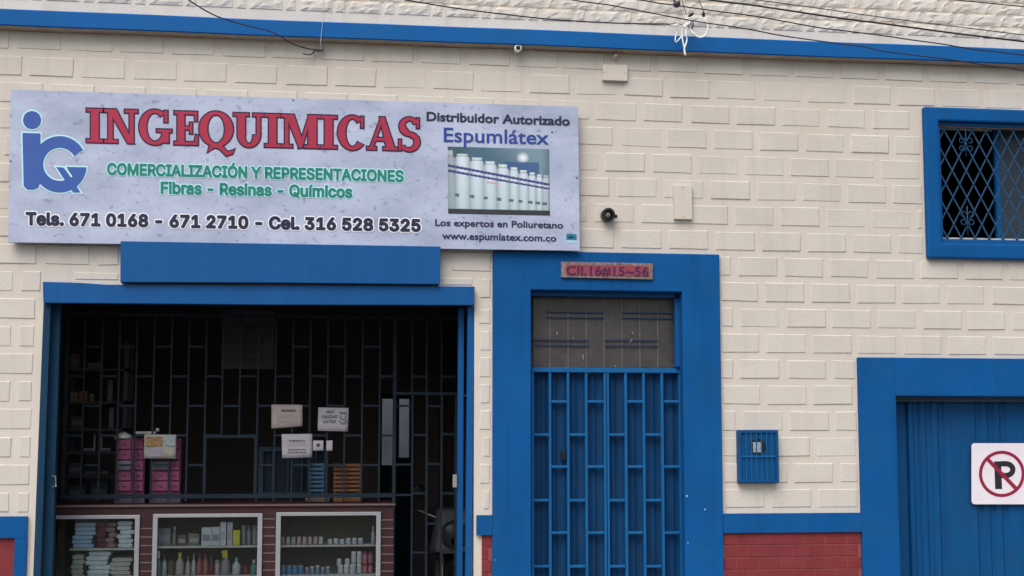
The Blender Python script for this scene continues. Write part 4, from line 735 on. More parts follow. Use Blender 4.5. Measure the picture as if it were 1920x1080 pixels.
# logo: i-stem, dot, open ring, tail  (all in photo pixels on the board)
def ringpx(b, cx, cy, RX, RYY, r_x, r_y, a0, a1, y, n=40):
    for i in range(n):
        q0, q1 = math.radians(lerp(a0, a1, i/n)), math.radians(lerp(a0, a1, (i+1)/n))
        b.flat([(cx+RX*math.cos(q0), cy-RYY*math.sin(q0)), (cx+RX*math.cos(q1), cy-RYY*math.sin(q1)), (cx+r_x*math.cos(q1), cy-r_y*math.sin(q1)), (cx+r_x*math.cos(q0), cy-r_y*math.sin(q0))], y)
for e, mm, yb_, nm in ((2.6, CYAN, Y1, 'logo_halo'), (0, LBLUE, Y1-.0016, 'logo')):
    b = MB(); ringpx(b, 60, 225, 17+e, 17+e, 0.01, 0.01, 0, 360, yb_, 28)
    P = offpoly([(42, -249), (76, -250), (76, -340), (72, -352), (62, -356), (50, -355), (44, -348), (44, -340)], e) if e else [(42, -249), (76, -250), (76, -340), (72, -352), (62, -356), (50, -355), (44, -348), (44, -340)]
    b.flat([(x, -z) for x, z in P], yb_-.0001)
    ringpx(b, 112, 308, 51+e, 53+e, 31-e, 31-e, 31 if not e else 29, 350, yb_-.0002)
    for P in ([(125, -313), (162, -313.5), (158, -331), (142, -347), (134, -331)], [(105, -313), (119, -314), (132, -330), (151, -361), (137, -361)]):
        Q = offpoly(P, e) if e else P
        b.flat([(x, -z) for x, z in Q], yb_-.0003)
    b.build(nm, mm, sign)
b = MB().flat([(120, 313.5), (124, 313.5), (136, 331), (133, 333)], Y1-.0026); b.build('logo_slit', CYAN, sign)

# printed photo of white bottles, as a fine colour grid
PQ = [(839.4, 274.7), (1029.8, 279.8), (1031.3, 404.2), (840.3, 400.5)]
def mixc(a, c, t): t = max(0, min(1, t)); return tuple(a[i]*(1-t)+c[i]*t for i in range(3))
bott = [(-.06, .06, .86, .95), (.08, .205, .86, .90), (.225, .345, .80, .85), (.36, .475, .745, .80), (.49, .595, .70, .755), (.61, .69, .665, .715), (.70, .785, .63, .68), (.795, .86, .60, .645), (.87, .925, .575, .615), (.935, 1.0, .57, .61)]
def bcol(u, v):
    # v: 0 bottom .. 1 top
    bgc = mixc((.05, .12, .19), (.17, .27, .35), .5+.5*math.sin(u*5+v*3.5))
    bgc = mixc(bgc, (.03, .08, .12), max(0, 1-abs(u-.10)*6)*(v > .8))
    d = math.hypot((u-.74)*1.4, v-.86); bgc = mixc(bgc, (.75, .82, .90), 1.3-d*14)
    if .55 < u < .9 and v < .80: bgc = mixc(bgc, (.02, .08, .25), .8)
    c = bgc
    for (a, d_, sh, tp) in bott:
        wd = d_-a; m_ = (a+d_)/2
        capw = wd*.42
        t = abs(u-m_)
        if v < sh-.045 and t < wd*.60 or (sh-.045 <= v < sh and t < wd*.60*(1-((v-sh+.045)/.045)*.25)):
            s_ = 1-(t/(wd*.60))**2*.55-.35*max(0, .45-v)-.35*max(0, .12-u)*6
            c = tuple(q*s_ for q in ((.60, .71, .82)))
        elif sh <= v < tp+.0 and t < capw:
            s_ = 1-(t/capw)**2*.3; c = tuple(q*s_ for q in (.60, .70, .74))
            if v-sh < .012: c = tuple(q*.6 for q in c)
    top = next((q[2] for q in bott if abs(u-(q[0]+q[1])/2) < .075), .6)
    bd = .685-.25*min(1, u)-.0*u
    bd = lerp(.70, .45, min(1, u*1.02))
    if bd < v < bd+.038 or bd-.078+.02*u < v < bd-.04+.01*u: c = (.035, .045, .20)
    if v < bd-.09: c = mixc(c, (.36, .52, .56), .25+.5*(.5-v)*(1-.5*u))
    for (a, d_, sh, tp) in bott:
        if abs(u-(a+.01)) < .022 and abs(v-lerp(.29, .17, u)) < .022: c = (.07, .11, .14)
    if .38 < u < .5 and abs(v-(bd-.12)) < .012: c = (.55, .30, .38)
    if v < .075: c = (.02, .025, .035)
    e = min(u, 1-u); c = tuple(q*min(1, .55+e*6) for q in c)
    return c
nx, nz_ = 150, 100; b = MB()
for j in range(nz_+1):
    for i in range(nx+1):
        b.v.append(tuple(W(*quadmap([PQ[3], PQ[0], PQ[1], PQ[2]], i/nx, j/nz_), Y1)))
for j in range(nz_):
    for i in range(nx): a = j*(nx+1)+i; b.f.append((a, a+1, a+nx+2, a+nx+1))
pm = bpy.data.materials.new('bottle_print'); pm.use_nodes = True; vc = pm.node_tree.nodes.new('ShaderNodeVertexColor'); vc.layer_name = 'Col'
pm.node_tree.links.new(vc.outputs[0], pm.node_tree.nodes['Principled BSDF'].inputs['Base Color']); pm.node_tree.nodes['Principled BSDF'].inputs['Roughness'].default_value = .45
po = b.build('printed_picture', pm, sign); ca = po.data.color_attributes.new('Col', 'FLOAT_COLOR', 'POINT')
for j in range(nz_+1):
    for i in range(nx+1): ca.data[j*(nx+1)+i].color = (*bcol(i/nx, j/nz_), 1)
# screws of the board
for px, py in ((20, 302), (1081, 334), (550, 188), (550, 460)):
    c = W(px, py, SY); MB().lathe((c.x, SY-.0005, c.z), [(.005, 0), (.004, .003)], 8, 'y').build('screw', BLACK, sign)

# ------------------------------------------------------------ address plaque
t = thing('address_plaque', 'small red street number plaque above the blue entrance door', 'plaque')
MB().prism([(1052.5, 490.5), (1224.5, 494), (1224, 524), (1052.5, 520)], -.045, -.027).build('plate', mat('speckled_clay_border', (.20, .15, .15), .8, .55, 60), t, bevel=.002)
MB().prism([(1061, 496), (1217, 499), (1217, 518.5), (1061, 515)], -.047, -.0445).build('face', mat('plaque_red', (.25, .05, .075), .6, .15, 20), t)
text('CII.16#15~56', [(1062.5, 515), (1062.5, 499), (1216, 501.5), (1216, 517.5)], -.0475, mat('plaque_ink', (.07, .012, .07), .6), t, off=.018)

# ------------------------------------------------------------ no-parking sign
t = thing('no_parking_sign', 'square white no parking sign with a crossed out letter P on the garage door', 'sign')
NY = GY-.03
def rr(x0, y0, x1, y1, r):
    P = []
    for cx, cy, a in ((x1-r, y0+r, 0), (x0+r, y0+r, 90), (x0+r, y1-r, 180), (x1-r, y1-r, 270)):
        for k in range(6): q = math.radians(a-0+18*k); P.append((cx+r*math.cos(q), cy-r*math.sin(q)))
    return P
MB().prism(rr(1822, 831, 1936, 945.5, 6), NY, NY+.006).build('plate', mat('white_sign_face', (.74, .70, .77), .4, .03, 10), t)
MB().box((W(1840, 850, NY).x, NY+.0065, W(1840, 870, NY).z), (W(1920, 850, NY).x, GY+.016, W(1840, 860, NY).z)).build('bracket', CONC, t)
RD = mat('sign_red', (.26, .012, .05), .5)
b = MB(); ringpx(b, 1878.5, 888.5, 43, 43.5, 37, 37.5, 0, 360, NY-.0012, 48); b.build('ring', RD, t)
b = MB(); b.flat([(1848, 862), (1853, 857), (1909, 915), (1904, 920)], NY-.0018); b.build('slash', RD, t)
PK = mat('sign_black', (.02, .02, .025), .5)
b = MB(); b.flat([(1864, 865), (1877, 865), (1879, 917), (1866, 917)], NY-.0008)
ringpx(b, 1886, 880.5, 18, 16, 8, 6, -90, 90, NY-.0009, 20)
b.flat([(1876, 864.5), (1886.5, 864.5), (1886.5, 874.5), (1876, 874.5)], NY-.001); b.flat([(1876, 886.5), (1886.5, 886.5), (1886.5, 896.5), (1876, 896.5)], NY-.001)
b.build('letter', PK, t)

# ------------------------------------------------------------ inner security grille
GRY = .62
gr = thing('security_grille', 'dark blue interior grille of upright bars and staggered rungs behind the shop counter', 'grille')
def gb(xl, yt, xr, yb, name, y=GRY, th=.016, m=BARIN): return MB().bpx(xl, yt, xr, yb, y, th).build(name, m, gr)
xs_b = [123+32.7*k for k in range(0, 23)]
for k, px in enumerate(xs_b):
    if px > 735: break
    if 386 < px < 478: gb(px-1.7, 592, px+1.7, 818, 'bar')
    else: gb(px-1.7, 592, px+1.7, 940, 'bar')
for k, px in enumerate(xs_b[:-4]):
    a, c = px+1.6, px+31
    for y in ((650, 761, 872) if k % 2 else (705.5, 816.5)):
        if 380 < px < 478 and y > 825: continue
        if px > 715: continue
        gb(a, y-2, c, y+2, 'rung', GRY+.002, .012)
gb(112, 590, 866, 595, 'rail'); gb(112, 926, 736, 934, 'rail', GRY-.002)
gb(384, 816, 480, 821, 'hatch_frame', GRY-.004); gb(476, 821, 481, 934, 'hatch_frame', GRY-.004); gb(382, 821, 386, 930, 'hatch_frame', GRY-.004)
# door part of the grille, down to the floor
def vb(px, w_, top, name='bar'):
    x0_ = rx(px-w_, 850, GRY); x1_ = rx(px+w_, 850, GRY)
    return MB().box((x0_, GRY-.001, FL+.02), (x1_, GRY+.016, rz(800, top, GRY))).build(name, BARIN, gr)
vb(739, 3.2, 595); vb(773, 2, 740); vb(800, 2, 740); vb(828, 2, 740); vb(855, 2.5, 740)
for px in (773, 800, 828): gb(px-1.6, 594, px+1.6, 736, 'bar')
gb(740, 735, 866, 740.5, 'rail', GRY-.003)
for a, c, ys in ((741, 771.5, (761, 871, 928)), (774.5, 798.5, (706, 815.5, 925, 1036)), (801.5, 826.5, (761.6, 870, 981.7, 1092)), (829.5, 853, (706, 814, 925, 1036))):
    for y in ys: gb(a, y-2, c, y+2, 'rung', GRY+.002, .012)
# notices taped on the grille
def paper(px4, label, m, y=GRY-.012, curl=.006):
    o = MB(); nx = 8
    P = [[W(*quadmap([px4[3], px4[0], px4[1], px4[2]], i/nx, j/4), y) for i in range(nx+1)] for j in range(5)]
    for j in range(5):
        for i in range(nx+1):
            p = P[j][i]; o.v.append((p.x, y-curl*math.sin(i/nx*3.1)*(1-j/5)-.002*math.sin(j*1.7+i), p.z))
    for j in range(4):
        for i in range(nx): a = j*(nx+1)+i; o.f.append((a, a+1, a+nx+2, a+nx+1))
    th = thing('notice', label, 'notice'); s = o.build('sheet', m, th, smooth=True)
    md = s.modifiers.new('s', 'SOLIDIFY'); md.thickness = .0006
    return th
def lines(th, x0, x1, ys, y, m=INK, hgt=.9):
    b = MB()
    for q, yy in enumerate(ys):
        x = x0+random.uniform(0, 3); xe = x1-random.uniform(0, 4)
        while x < xe:
            w_ = random.uniform(2, 5); b.flat([(x, yy), (min(x+w_, xe), yy), (min(x+w_, xe), yy+hgt), (x, yy+hgt)], y); x += w_+1.3
    b.build('writing', m, th)
GI = mat('faint_grey_ink', (.30, .27, .29), .8)
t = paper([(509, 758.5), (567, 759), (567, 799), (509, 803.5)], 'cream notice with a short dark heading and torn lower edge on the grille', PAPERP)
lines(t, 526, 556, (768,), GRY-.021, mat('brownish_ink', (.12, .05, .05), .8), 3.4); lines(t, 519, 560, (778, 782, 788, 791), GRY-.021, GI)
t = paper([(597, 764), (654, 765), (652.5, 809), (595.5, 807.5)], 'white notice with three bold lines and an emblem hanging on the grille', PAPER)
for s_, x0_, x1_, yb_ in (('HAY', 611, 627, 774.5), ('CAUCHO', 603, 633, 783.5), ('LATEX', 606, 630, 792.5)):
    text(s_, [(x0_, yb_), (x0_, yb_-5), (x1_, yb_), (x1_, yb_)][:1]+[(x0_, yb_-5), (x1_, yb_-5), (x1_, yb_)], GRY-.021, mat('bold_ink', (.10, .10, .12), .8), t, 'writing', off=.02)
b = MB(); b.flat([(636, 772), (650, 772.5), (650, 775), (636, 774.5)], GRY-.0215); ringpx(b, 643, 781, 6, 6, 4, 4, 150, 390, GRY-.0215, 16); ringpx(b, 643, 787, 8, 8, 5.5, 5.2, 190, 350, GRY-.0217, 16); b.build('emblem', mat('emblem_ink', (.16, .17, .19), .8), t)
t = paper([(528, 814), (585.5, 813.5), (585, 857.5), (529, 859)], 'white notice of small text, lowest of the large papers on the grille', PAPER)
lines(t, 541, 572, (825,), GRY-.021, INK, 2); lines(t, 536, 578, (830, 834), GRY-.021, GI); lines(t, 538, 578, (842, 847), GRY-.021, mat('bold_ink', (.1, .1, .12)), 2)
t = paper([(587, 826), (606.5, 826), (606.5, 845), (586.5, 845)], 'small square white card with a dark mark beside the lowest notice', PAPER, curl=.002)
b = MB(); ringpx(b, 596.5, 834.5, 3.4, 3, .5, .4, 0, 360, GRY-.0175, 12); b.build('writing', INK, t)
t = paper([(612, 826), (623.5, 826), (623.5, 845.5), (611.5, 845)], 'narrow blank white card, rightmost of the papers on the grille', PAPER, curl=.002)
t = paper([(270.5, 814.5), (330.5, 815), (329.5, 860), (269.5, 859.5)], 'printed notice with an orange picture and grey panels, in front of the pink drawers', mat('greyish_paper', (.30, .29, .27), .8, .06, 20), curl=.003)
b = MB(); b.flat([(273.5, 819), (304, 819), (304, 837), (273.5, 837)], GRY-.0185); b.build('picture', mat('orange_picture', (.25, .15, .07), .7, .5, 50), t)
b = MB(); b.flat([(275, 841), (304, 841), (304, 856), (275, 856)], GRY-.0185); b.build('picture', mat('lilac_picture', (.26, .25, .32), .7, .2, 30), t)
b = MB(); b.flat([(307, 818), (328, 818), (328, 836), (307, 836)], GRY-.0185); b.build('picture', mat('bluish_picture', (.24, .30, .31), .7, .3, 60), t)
# dark poster hanging inside
t = thing('hanging_poster', 'dark poster with rows of print hanging high behind the grille', 'poster')
MB().bpx(416, 582, 514, 692, 1.3, .01).build('sheet', mat('dark_poster', (.055, .06, .07), .7, .2, 8), t)
b = MB()
for y in (606, 612, 636, 643, 652, 660, 672): b.bpx(430+random.uniform(0, 14), y, 500-random.uniform(0, 10), y+2, 1.296, .002)
b.build('print', BLACK, t)

# ------------------------------------------------------------ display counter
CY = .50
ct = thing('display_counter', 'maroon slatted display counter with three aluminium framed glass cases', 'counter')
topz = rz(440, 945, CY)
xl_, xr_ = rx(90, 1000, CY)-.35, rx(738, 1000, CY)
cases = [(80, 261.5, 966), (286, 491.5, 963), (517, 713.5, 960)]
# shell with three recesses
hs = []
for a, c, yt in cases: hs.append((rx(a+5, 1020, CY), FL+.25, rx(c-4, 1020, CY), rz((a+c)/2, yt+7, CY)))
b = MB(); holes(b, (xl_, FL, xr_, topz-.02), hs, CY, CY+.02); b.build('front_panel', SLAT, ct)
MB().box((xl_-.0, CY-.01, topz-.02), (xr_+.006, CY+.52, topz)).build('counter_top', mat('counter_top_maroon', (.045, .014, .017), .45, .15, 6), ct, bevel=.003)
MB().box((xl_, CY-.014, topz-.012), (xr_+.008, CY-.0105, topz-.004)).build('edge_strip', PALE, ct)
MB().box((xr_-.02, CY+.0205, FL), (xr_, CY+.5, topz-.021)).build('side_panel', SLAT, ct)
MB().box((xl_, CY+.48, FL), (xr_-.021, CY+.5, topz-.021)).build('back_panel', INTW, ct)
for (h0, _, h1, hz1) in hs:
    MB().box((h0-.012, CY+.021, FL+.2), (h0-.002, CY+.479, hz1+.03)).build('divider', INTW, ct)
    MB().box((h1+.002, CY+.021, FL+.2), (h1+.012, CY+.479, hz1+.03)).build('divider', INTW, ct)
# grooves: pale lines between the cases
for x0p, x1p, list_ in ((262.5, 285, range(991, 1300, 16)), (492.5, 516, range(973, 1300, 16)), (714.5, 737.5, range(975, 1300, 16))):
    for q, y in enumerate(list_):
        MB().bpx(x0p, y-1.1, x1p, y+1.1, CY-.003, .004).build('groove_strip', PALE, ct)
fr = []
for (a, c, yt) in cases:
    x0_, x1_ = rx(a, 1020, CY), rx(c, 1020, CY); z1_ = rz((a+c)/2, yt, CY); tw = .029
    b = MB(); holes(b, (x0_, FL+.2, x1_, z1_), [(x0_+tw, FL+.2+tw, x1_-tw, z1_-.022)], CY-.018, CY-.0005); f_ = b.build('case_frame', ALU, ct, bevel=.002)
    MB().box((x0_+tw-.003, CY-.010, FL+.23), (x1_-tw+.003, CY-.007, z1_-.02)).build('pane', glassmat('case_glass', (.93, .96, .96)), f_)
SHZ = {}
for n_, (a, c, ys) in enumerate(((130, 252, (1028, 1095)), (291, 487, (1023.5, 1079)), (522, 709, (1021.5, 1077)))):
    for q, yy in enumerate(ys):
        z = rz((a+c)/2, yy, CY+.03); x0_, x1_ = rx(a, 1020, CY+.03), rx(c, 1020, CY+.03)
        MB().box((x0_, CY+.03, z-.012), (x1_, CY+.40, z)).build('shelf', mat('glass_shelf_edge', (.50, .50, .50), .5, .1, 10), ct)
        SHZ[(n_, q)] = z
def item(px0, px1, ytop, z, y, name, label, cat, m, shape='box', m2=None, group=None, depth=None):
    """small goods standing at height z, depth y; width from pixels, height from its top pixel"""
    xm = (px0+px1)/2; x0_, x1_ = rx(px0, 1000, y), rx(px1, 1000, y); zt = rz(xm, ytop, y); wd = x1_-x0_; h = max(zt-z, .02); c = ((x0_+x1_)/2, y+wd/2, z)
    t = thing(name, label, cat, group); r = wd/2
    if shape == 'box':
        MB().box((x0_, y, z), (x1_, y+(depth or min(wd, .15)), z+h)).build('carton', m, t, bevel=.002)
        MB().box((x0_+wd*.12, y-.0012, z+h*.25), (x1_-wd*.12, y-.0002, z+h*.6)).build('label', m2 or PAPER, t)
    elif shape == 'jar':
        MB().lathe(c, [(r*.92, 0), (r, h*.05), (r, h*.68), (r*.85, h*.76)], 12).build('jar_body', m, t, smooth=True)
        MB().lathe((c[0], c[1], z+h*.77), [(r*.93, 0), (r*.93, h*.2), (r*.85, h*.23)], 12).build('lid', m2 or WHITEP, t)
    elif shape == 'bottle':
        MB().lathe(c, [(r*.9, 0), (r, h*.04), (r, h*.52), (r*.75, h*.64), (r*.33, h*.74), (r*.3, h*.8)], 12).build('bottle_body', m, t, smooth=True)
        MB().lathe((c[0], c[1], z+h*.8), [(r*.42, 0), (r*.42, h*.18), (r*.34, h*.2)], 10).build('cap', m2 or WHITEP, t)
    elif shape == 'spray':
        MB().lathe(c, [(r*.9, 0), (r, h*.04), (r, h*.45), (r*.6, h*.6), (r*.3, h*.68)], 12).build('bottle_body', m, t, smooth=True)
        b = MB(); zz = z+h*.68; b.box((c[0]-r*.7, c[1]-r*.4, zz), (c[0]+r*.45, c[1]+r*.4, zz+h*.3)); b.box((c[0]-r*1.0, c[1]-r*.15, zz+h*.18), (c[0]-r*.7, c[1]+r*.15, zz+h*.26)); b.build('cap', m2 or WHITEP, t, bevel=.002)
    return t
def stack(px0, px1, ytop, z, y, label, m, n, cat='towels'):
    x0_, x1_ = rx(px0, 1000, y), rx(px1, 1000, y); zt = rz((px0+px1)/2, ytop, y); h = (zt-z)/n
    t = thing('folded_stack', label, cat)
    for i in range(n):
        j = random.uniform(-.012, .012); b = MB(); c = h*.3
        X, Z_, Q = (x0_+j, x1_+j), z+i*h, (y+random.uniform(0, .012), y+.26)
        pr = [(X[0], Z_+h*.5), (X[0]+c, Z_+.001), (X[1]-c, Z_+.001), (X[1], Z_+h*.5), (X[1]-c, Z_+h*.97), (X[0]+c, Z_+h*.97)]
        k = 6; b.v = [(p[0], Q[0], p[1]) for p in pr]+[(p[0], Q[1], p[1]) for p in pr]
        b.f = [tuple(range(k)), tuple(range(2*k-1, k-1, -1))]+[(q, q+k, (q+1) % k+k, (q+1) % k) for q in range(k)]
        b.build('folded_cloth', m, t, bevel=.003)
    return t
C = lambda n, c, r=.6, v=.12: mat(n, c, r, v, 25)
LB_ = C('pale_blue_cloth', (.36, .50, .68), .9); MAR = C('maroon_cloth', (.14, .035, .06), .9); WHC = C('white_cloth', (.60, .68, .75), .9); ROSE = C('dusty_rose_cloth', (.26, .15, .16), .9); SAGE = C('sage_cloth', (.42, .44, .41), .9)
z = SHZ[(0, 0)]; yy = CY+.06
stack(136, 176, 980, z, yy, 'pale blue stack of folded cloths on the upper shelf of the left case', LB_, 6)
stack(179, 200, 978, z, yy+.01, 'maroon stack of folded cloths beside the pale blue stack', MAR, 5)
stack(201, 219, 979, z, yy, 'dusty rose stack of folded cloths between maroon and white stacks', ROSE, 5)
stack(221, 250, 977, z, yy, 'white stack of folded cloths at the right end of the left case', WHC, 6)
z = SHZ[(0, 1)]
stack(136, 160, 1040, z, yy, 'sagging grey stack on the lower shelf of the left case, at its left', SAGE, 6)
stack(163, 206, 1034, z, yy, 'tall pale grey stack in the middle of the lower shelf of the left case', WHC, 7)
stack(209, 249, 1046, z, yy, 'sage stack on the lower shelf of the left case, at its right', SAGE, 6)
z = SHZ[(1, 0)]
GLB = C('grey_blue_carton', (.20, .24, .27)); WCT = C('white_carton', (.55, .58, .64)); YEL = C('yellow_plastic', (.55, .52, .04), .4); OLV = C('olive_plastic', (.20, .20, .16)); LIL = C('lilac_carton', (.46, .44, .54)); BRN = C('brown_carton', (.14, .10, .09)); GRYC = C('grey_can', (.26, .27, .29), .5)
item(295, 320, 990, z, CY+.12, 'carton', 'grey blue carton at the left end of the middle case', 'carton', GLB)
item(323, 331, 987, z, CY+.14, 'bottle', 'slim beige bottle next to the grey blue carton in the middle case', 'bottle', C('beige_plastic', (.32, .28, .24)), 'bottle')
item(333, 350, 1003, z, CY+.10, 'carton', 'low brownish carton in the middle case, left of the dull green one', 'carton', BRN)
item(353, 374, 1000, z, CY+.12, 'carton', 'dull green carton in the middle case, left of the white boxes', 'carton', OLV)
t = item(378, 396, 989, z, CY+.06, 'carton', 'left of the two low white boxes in the middle case', 'box', WCT, m2=C('grey_print', (.25, .26, .32)))
t = item(396.5, 412, 988, z, CY+.06, 'carton', 'right of the two low white boxes in the middle case', 'box', WCT, m2=C('grey_print', (.25, .26, .32)))
item(413, 424, 979, z, CY+.06, 'carton', 'tall white box directly left of the lilac box in the middle case', 'box', WCT, m2=LIL)
item(426, 436, 979, z, CY+.06, 'carton', 'tall lilac box beside the yellow bottle in the middle case', 'box', LIL)
item(437, 450, 994, z, CY+.05, 'yellow_pack', 'bright yellow pack on the upper shelf of the middle case', 'pack', YEL, 'box', m2=C('yellow_label', (.62, .6, .1)))
for i, (a, c) in enumerate(((452, 461), (462.5, 471), (472.5, 484))):
    item(a, c, 985, z, CY+.09, 'can', ['grey can just right of the yellow pack', 'grey can in the middle of the three right of the yellow pack', 'grey can at the far right of the upper shelf in the middle case'][i], 'can', GRYC, 'jar', m2=C(['dull_lid', 'slate_lid', 'green_lid'][i], [(.3, .3, .3), (.15, .17, .2), (.14, .3, .24)][i]))
z = SHZ[(1, 1)]
TEALP = C('teal_plastic', (.14, .34, .33), .4); PNK = C('dull_pink_plastic', (.33, .12, .13), .45); CRM = C('cream_plastic', (.42, .36, .36), .5); CLR = C('pale_clear_plastic', (.38, .40, .42), .3); CRIM = C('crimson_plastic', (.20, .035, .05), .4)
rows_ = [(294, 303, 1032, 'spray', TEALP, WHITEP, 'teal bottle at the left end of the lower shelf'), (304.5, 314, 1040, 'bottle', CLR, C('navy_cap', (.05, .07, .2)), 'pale bottle with a navy cap'), (316, 327, 1052, 'jar', BRN, BRN, 'short brown jar'),
 (330, 346, 1036, 'bottle', CRM, YEL, 'cream bottle with a yellow green cap, the left one'), (349, 358, 1044, 'bottle', CRM, BRN, 'cream bottle with a brown cap'), (360, 368, 1039, 'bottle', CLR, GRYC, 'tall clear bottle before the crimson ones'),
 (370, 380, 1038, 'bottle', PNK, CRIM, 'dull pink bottle with a crimson cap, left one of two'), (381, 391, 1037, 'bottle', PNK, CRIM, 'dull pink bottle with a crimson cap, right one of two'), (393, 402, 1042, 'bottle', CRIM, BRN, 'all crimson bottle'),
 (404, 413, 1050, 'jar', CRM, GRYC, 'short cream jar with a grey lid'), (415, 432, 1031, 'spray', C('lilac_plastic', (.30, .27, .33)), YEL, 'lilac spray bottle with a yellow green trigger'), (436, 452, 1046, 'bottle', C('milky_plastic', (.55, .54, .58), .4), TEALP, 'milky bottle with a teal cap'),
 (455, 468, 1062, 'jar', CRIM, CRIM, 'low crimson jar'), (471, 483, 1050, 'bottle', TEALP, WHITEP, 'teal bottle at the right end of the lower shelf')]
for a, c, yt, sh, m1, m2_, lb in rows_:
    item(a, c, yt, z, CY+.07, 'bottle' if sh != 'jar' else 'jar', lb+' in the middle case', 'bottle' if sh != 'jar' else 'jar', m1, sh, m2_)
ORD = ['first', 'second', 'third', 'fourth', 'fifth', 'sixth', 'seventh', 'eighth']
z = SHZ[(2, 0)]
pj = [C('ivory_jar', (.42, .40, .36)), C('peach_jar', (.50, .40, .37)), C('rose_jar', (.52, .38, .40)), C('white_jar', (.55, .57, .62))]
for i in range(8):
    a = 526+i*10.3; item(a, a+8.2, 1006.5, z, CY+.08, 'small_jar', ORD[i]+' small pale jar from the left on the right case\'s upper shelf', 'jar', pj[[0, 0, 0, 2, 1, 1, 1, 3][i]], 'jar', pj[[0, 1, 0, 2, 2, 1, 2, 3][i]], 'pale jars lined up in the right case')
for i in range(6):
    a = 614+i*11.5; item(a, a+9.5, [1011, 1010, 1011, 1009, 1009, 1009][i], z, CY+.07, 'white_tub', ORD[i]+' low white tub from the left on the right case\'s upper shelf', 'tub', pj[3], 'jar', WHITEP, 'low white tubs in the right case')
item(696, 703, 986, z, CY+.10, 'bottle', 'tall white bottle at the right end of the upper shelf in the right case', 'bottle', pj[3], 'bottle')
z = SHZ[(2, 1)]
BLJ = C('bright_blue_plastic', (.08, .23, .48), .4); BLG = C('grey_blue_plastic', (.22, .32, .44), .4)
for i in range(4):
    a = 527+i*11; item(a, a+10.3, 1060, z, CY+.06, 'blue_jar', ORD[i]+' bright blue jar from the left on the right case\'s lower shelf', 'jar', BLJ, 'jar', BLG, 'bright blue jars in the right case')
for i in range(5):
    a = 573+i*9.7; item(a, a+7.6, [1064, 1062, 1060, 1064, 1062][i], z, CY+.06, 'pale_blue_jar', ORD[i]+' pale blue jar from the left on the right case\'s lower shelf', 'jar', BLG, 'jar', pj[3], 'pale blue jars in the right case')
for i in range(7):
    item(522+i*14, 532+i*14, 1052, z, CY+.2, 'brown_bottle', ORD[i]+' brown bottle from the left behind the blue jars', 'bottle', C('amber_plastic', (.14, .055, .035), .4), 'bottle', BRN, 'brown bottles behind the blue jars')
PKJ = C('pink_can', (.48, .20, .26), .45)
for q in range(3):
    a = 634+q*11.2; item(a, a+10.2, 1059, z, CY+.05, 'white_can', ORD[q]+' white can from the left in the bottom row', 'can', pj[3], 'jar', WHITEP, 'white cans of the bottom row in the right case')
zc2 = rz(645, 1063, CY+.06)
for q in range(2):
    a = 632+q*15.5; item(a, a+9, 1048, rz(645, 1062, CY+.055), CY+.055, 'white_can', ['white can standing alone on the bottom row, the left of two', 'white can standing alone on the bottom row, the right of two'][q], 'can', pj[3], 'jar', WHITEP)
for lv, (ytop, zz) in enumerate(((1057, z), (1034, None))):
    for q in range(4):
        a = 659+q*10.6; zq = z if lv == 0 else rz(680, 1056, CY+.07)
        pink = q >= 2
        item(a, a+9.4, ytop, zq, CY+.07, 'pink_can' if pink else 'white_can', ('right ' if q % 2 else 'left ')+('pink' if pink else 'white')+(' can in the upper tier' if lv else ' can in the lower tier')+' of the can stack in the right case', 'can', PKJ if pink else pj[3], 'jar', C('crimson_lid', (.3, .06, .09)) if pink else WHITEP, ('pink' if pink else 'white')+(' upper' if lv else ' lower')+' tier cans')

CHR0 = mat('dull_knob', (.4, .4, .4), .35, .05, 10, metal=.8)
# ------------------------------------------------------------ goods on the counter, behind the grille
TY = GRY+.05; tz = topz
PINK = C('pink_drawer_plastic', (.19, .045, .11), .5, .1); PDK = C('plum_frame_plastic', (.10, .02, .065), .5); GRF = C('slate_plastic', (.13, .12, .17), .5)
def tower(x0p, xm0, xm1, x1p, ytop, label):
    t = thing('drawer_tower', label, 'drawers')
    a, c = rx(x0p-3, 880, TY), rx(x1p+3, 880, TY); zt = rz((x0p+x1p)/2, ytop-3, TY)
    MB().box((a, TY+.012, tz), (c, TY+.26, zt)).build('casing', PDK, t, bevel=.004)
    MB().box((a-.004, TY+.004, tz+.001), (c+.004, TY+.27, tz+.04)).build('base', GRF, t, bevel=.003)
    for r in range(5):
        y0, y1 = ytop+r*19.6, ytop+r*19.6+17.3
        for (p, q) in ((x0p, xm0), (xm1, x1p)):
            d = MB().bpx(p, y0, q, y1, TY, .03).build('drawer', PINK if not (r == 2 and p == x0p) else GRF, t, bevel=.004)
            mx_ = (p+q)/2; MB().bpx(mx_-3, y0+7, mx_+3, y0+9.5, TY-.006, .006).build('handle', PDK, d)
tower(219.5, 246, 252, 268, 825, 'pink drawer tower behind the grille with a crumpled white bag on top')
tower(285, 315, 320.5, 336, 825, 'pink drawer tower behind the grille, half covered by a notice with pictures')
t = thing('plastic_bag', 'crumpled white plastic bag lying on top of the left pink drawer tower', 'bag')
b = MB(); c = W(232, 818, TY+.05); rnd = random.Random(3)
for j in range(6):
    for i in range(12):
        a = 2*math.pi*i/12; rr_ = (.05, .056, .05, .04, .022, .006)[j]*(1+rnd.uniform(-.18, .18)); b.v.append((c.x+rr_*math.cos(a), c.y+rr_*math.sin(a), rz(232, 823, TY+.05)+j*.0085+rnd.uniform(0, .003)))
for j in range(5):
    for i in range(12): b.f.append((j*12+i, j*12+(i+1) % 12, (j+1)*12+(i+1) % 12, (j+1)*12+i))
b.f.append(tuple(range(11, -1, -1))); b.f.append(tuple(60+i for i in range(12))); b.build('bag', C('cloudy_bag', (.42, .42, .40)), t, smooth=True)
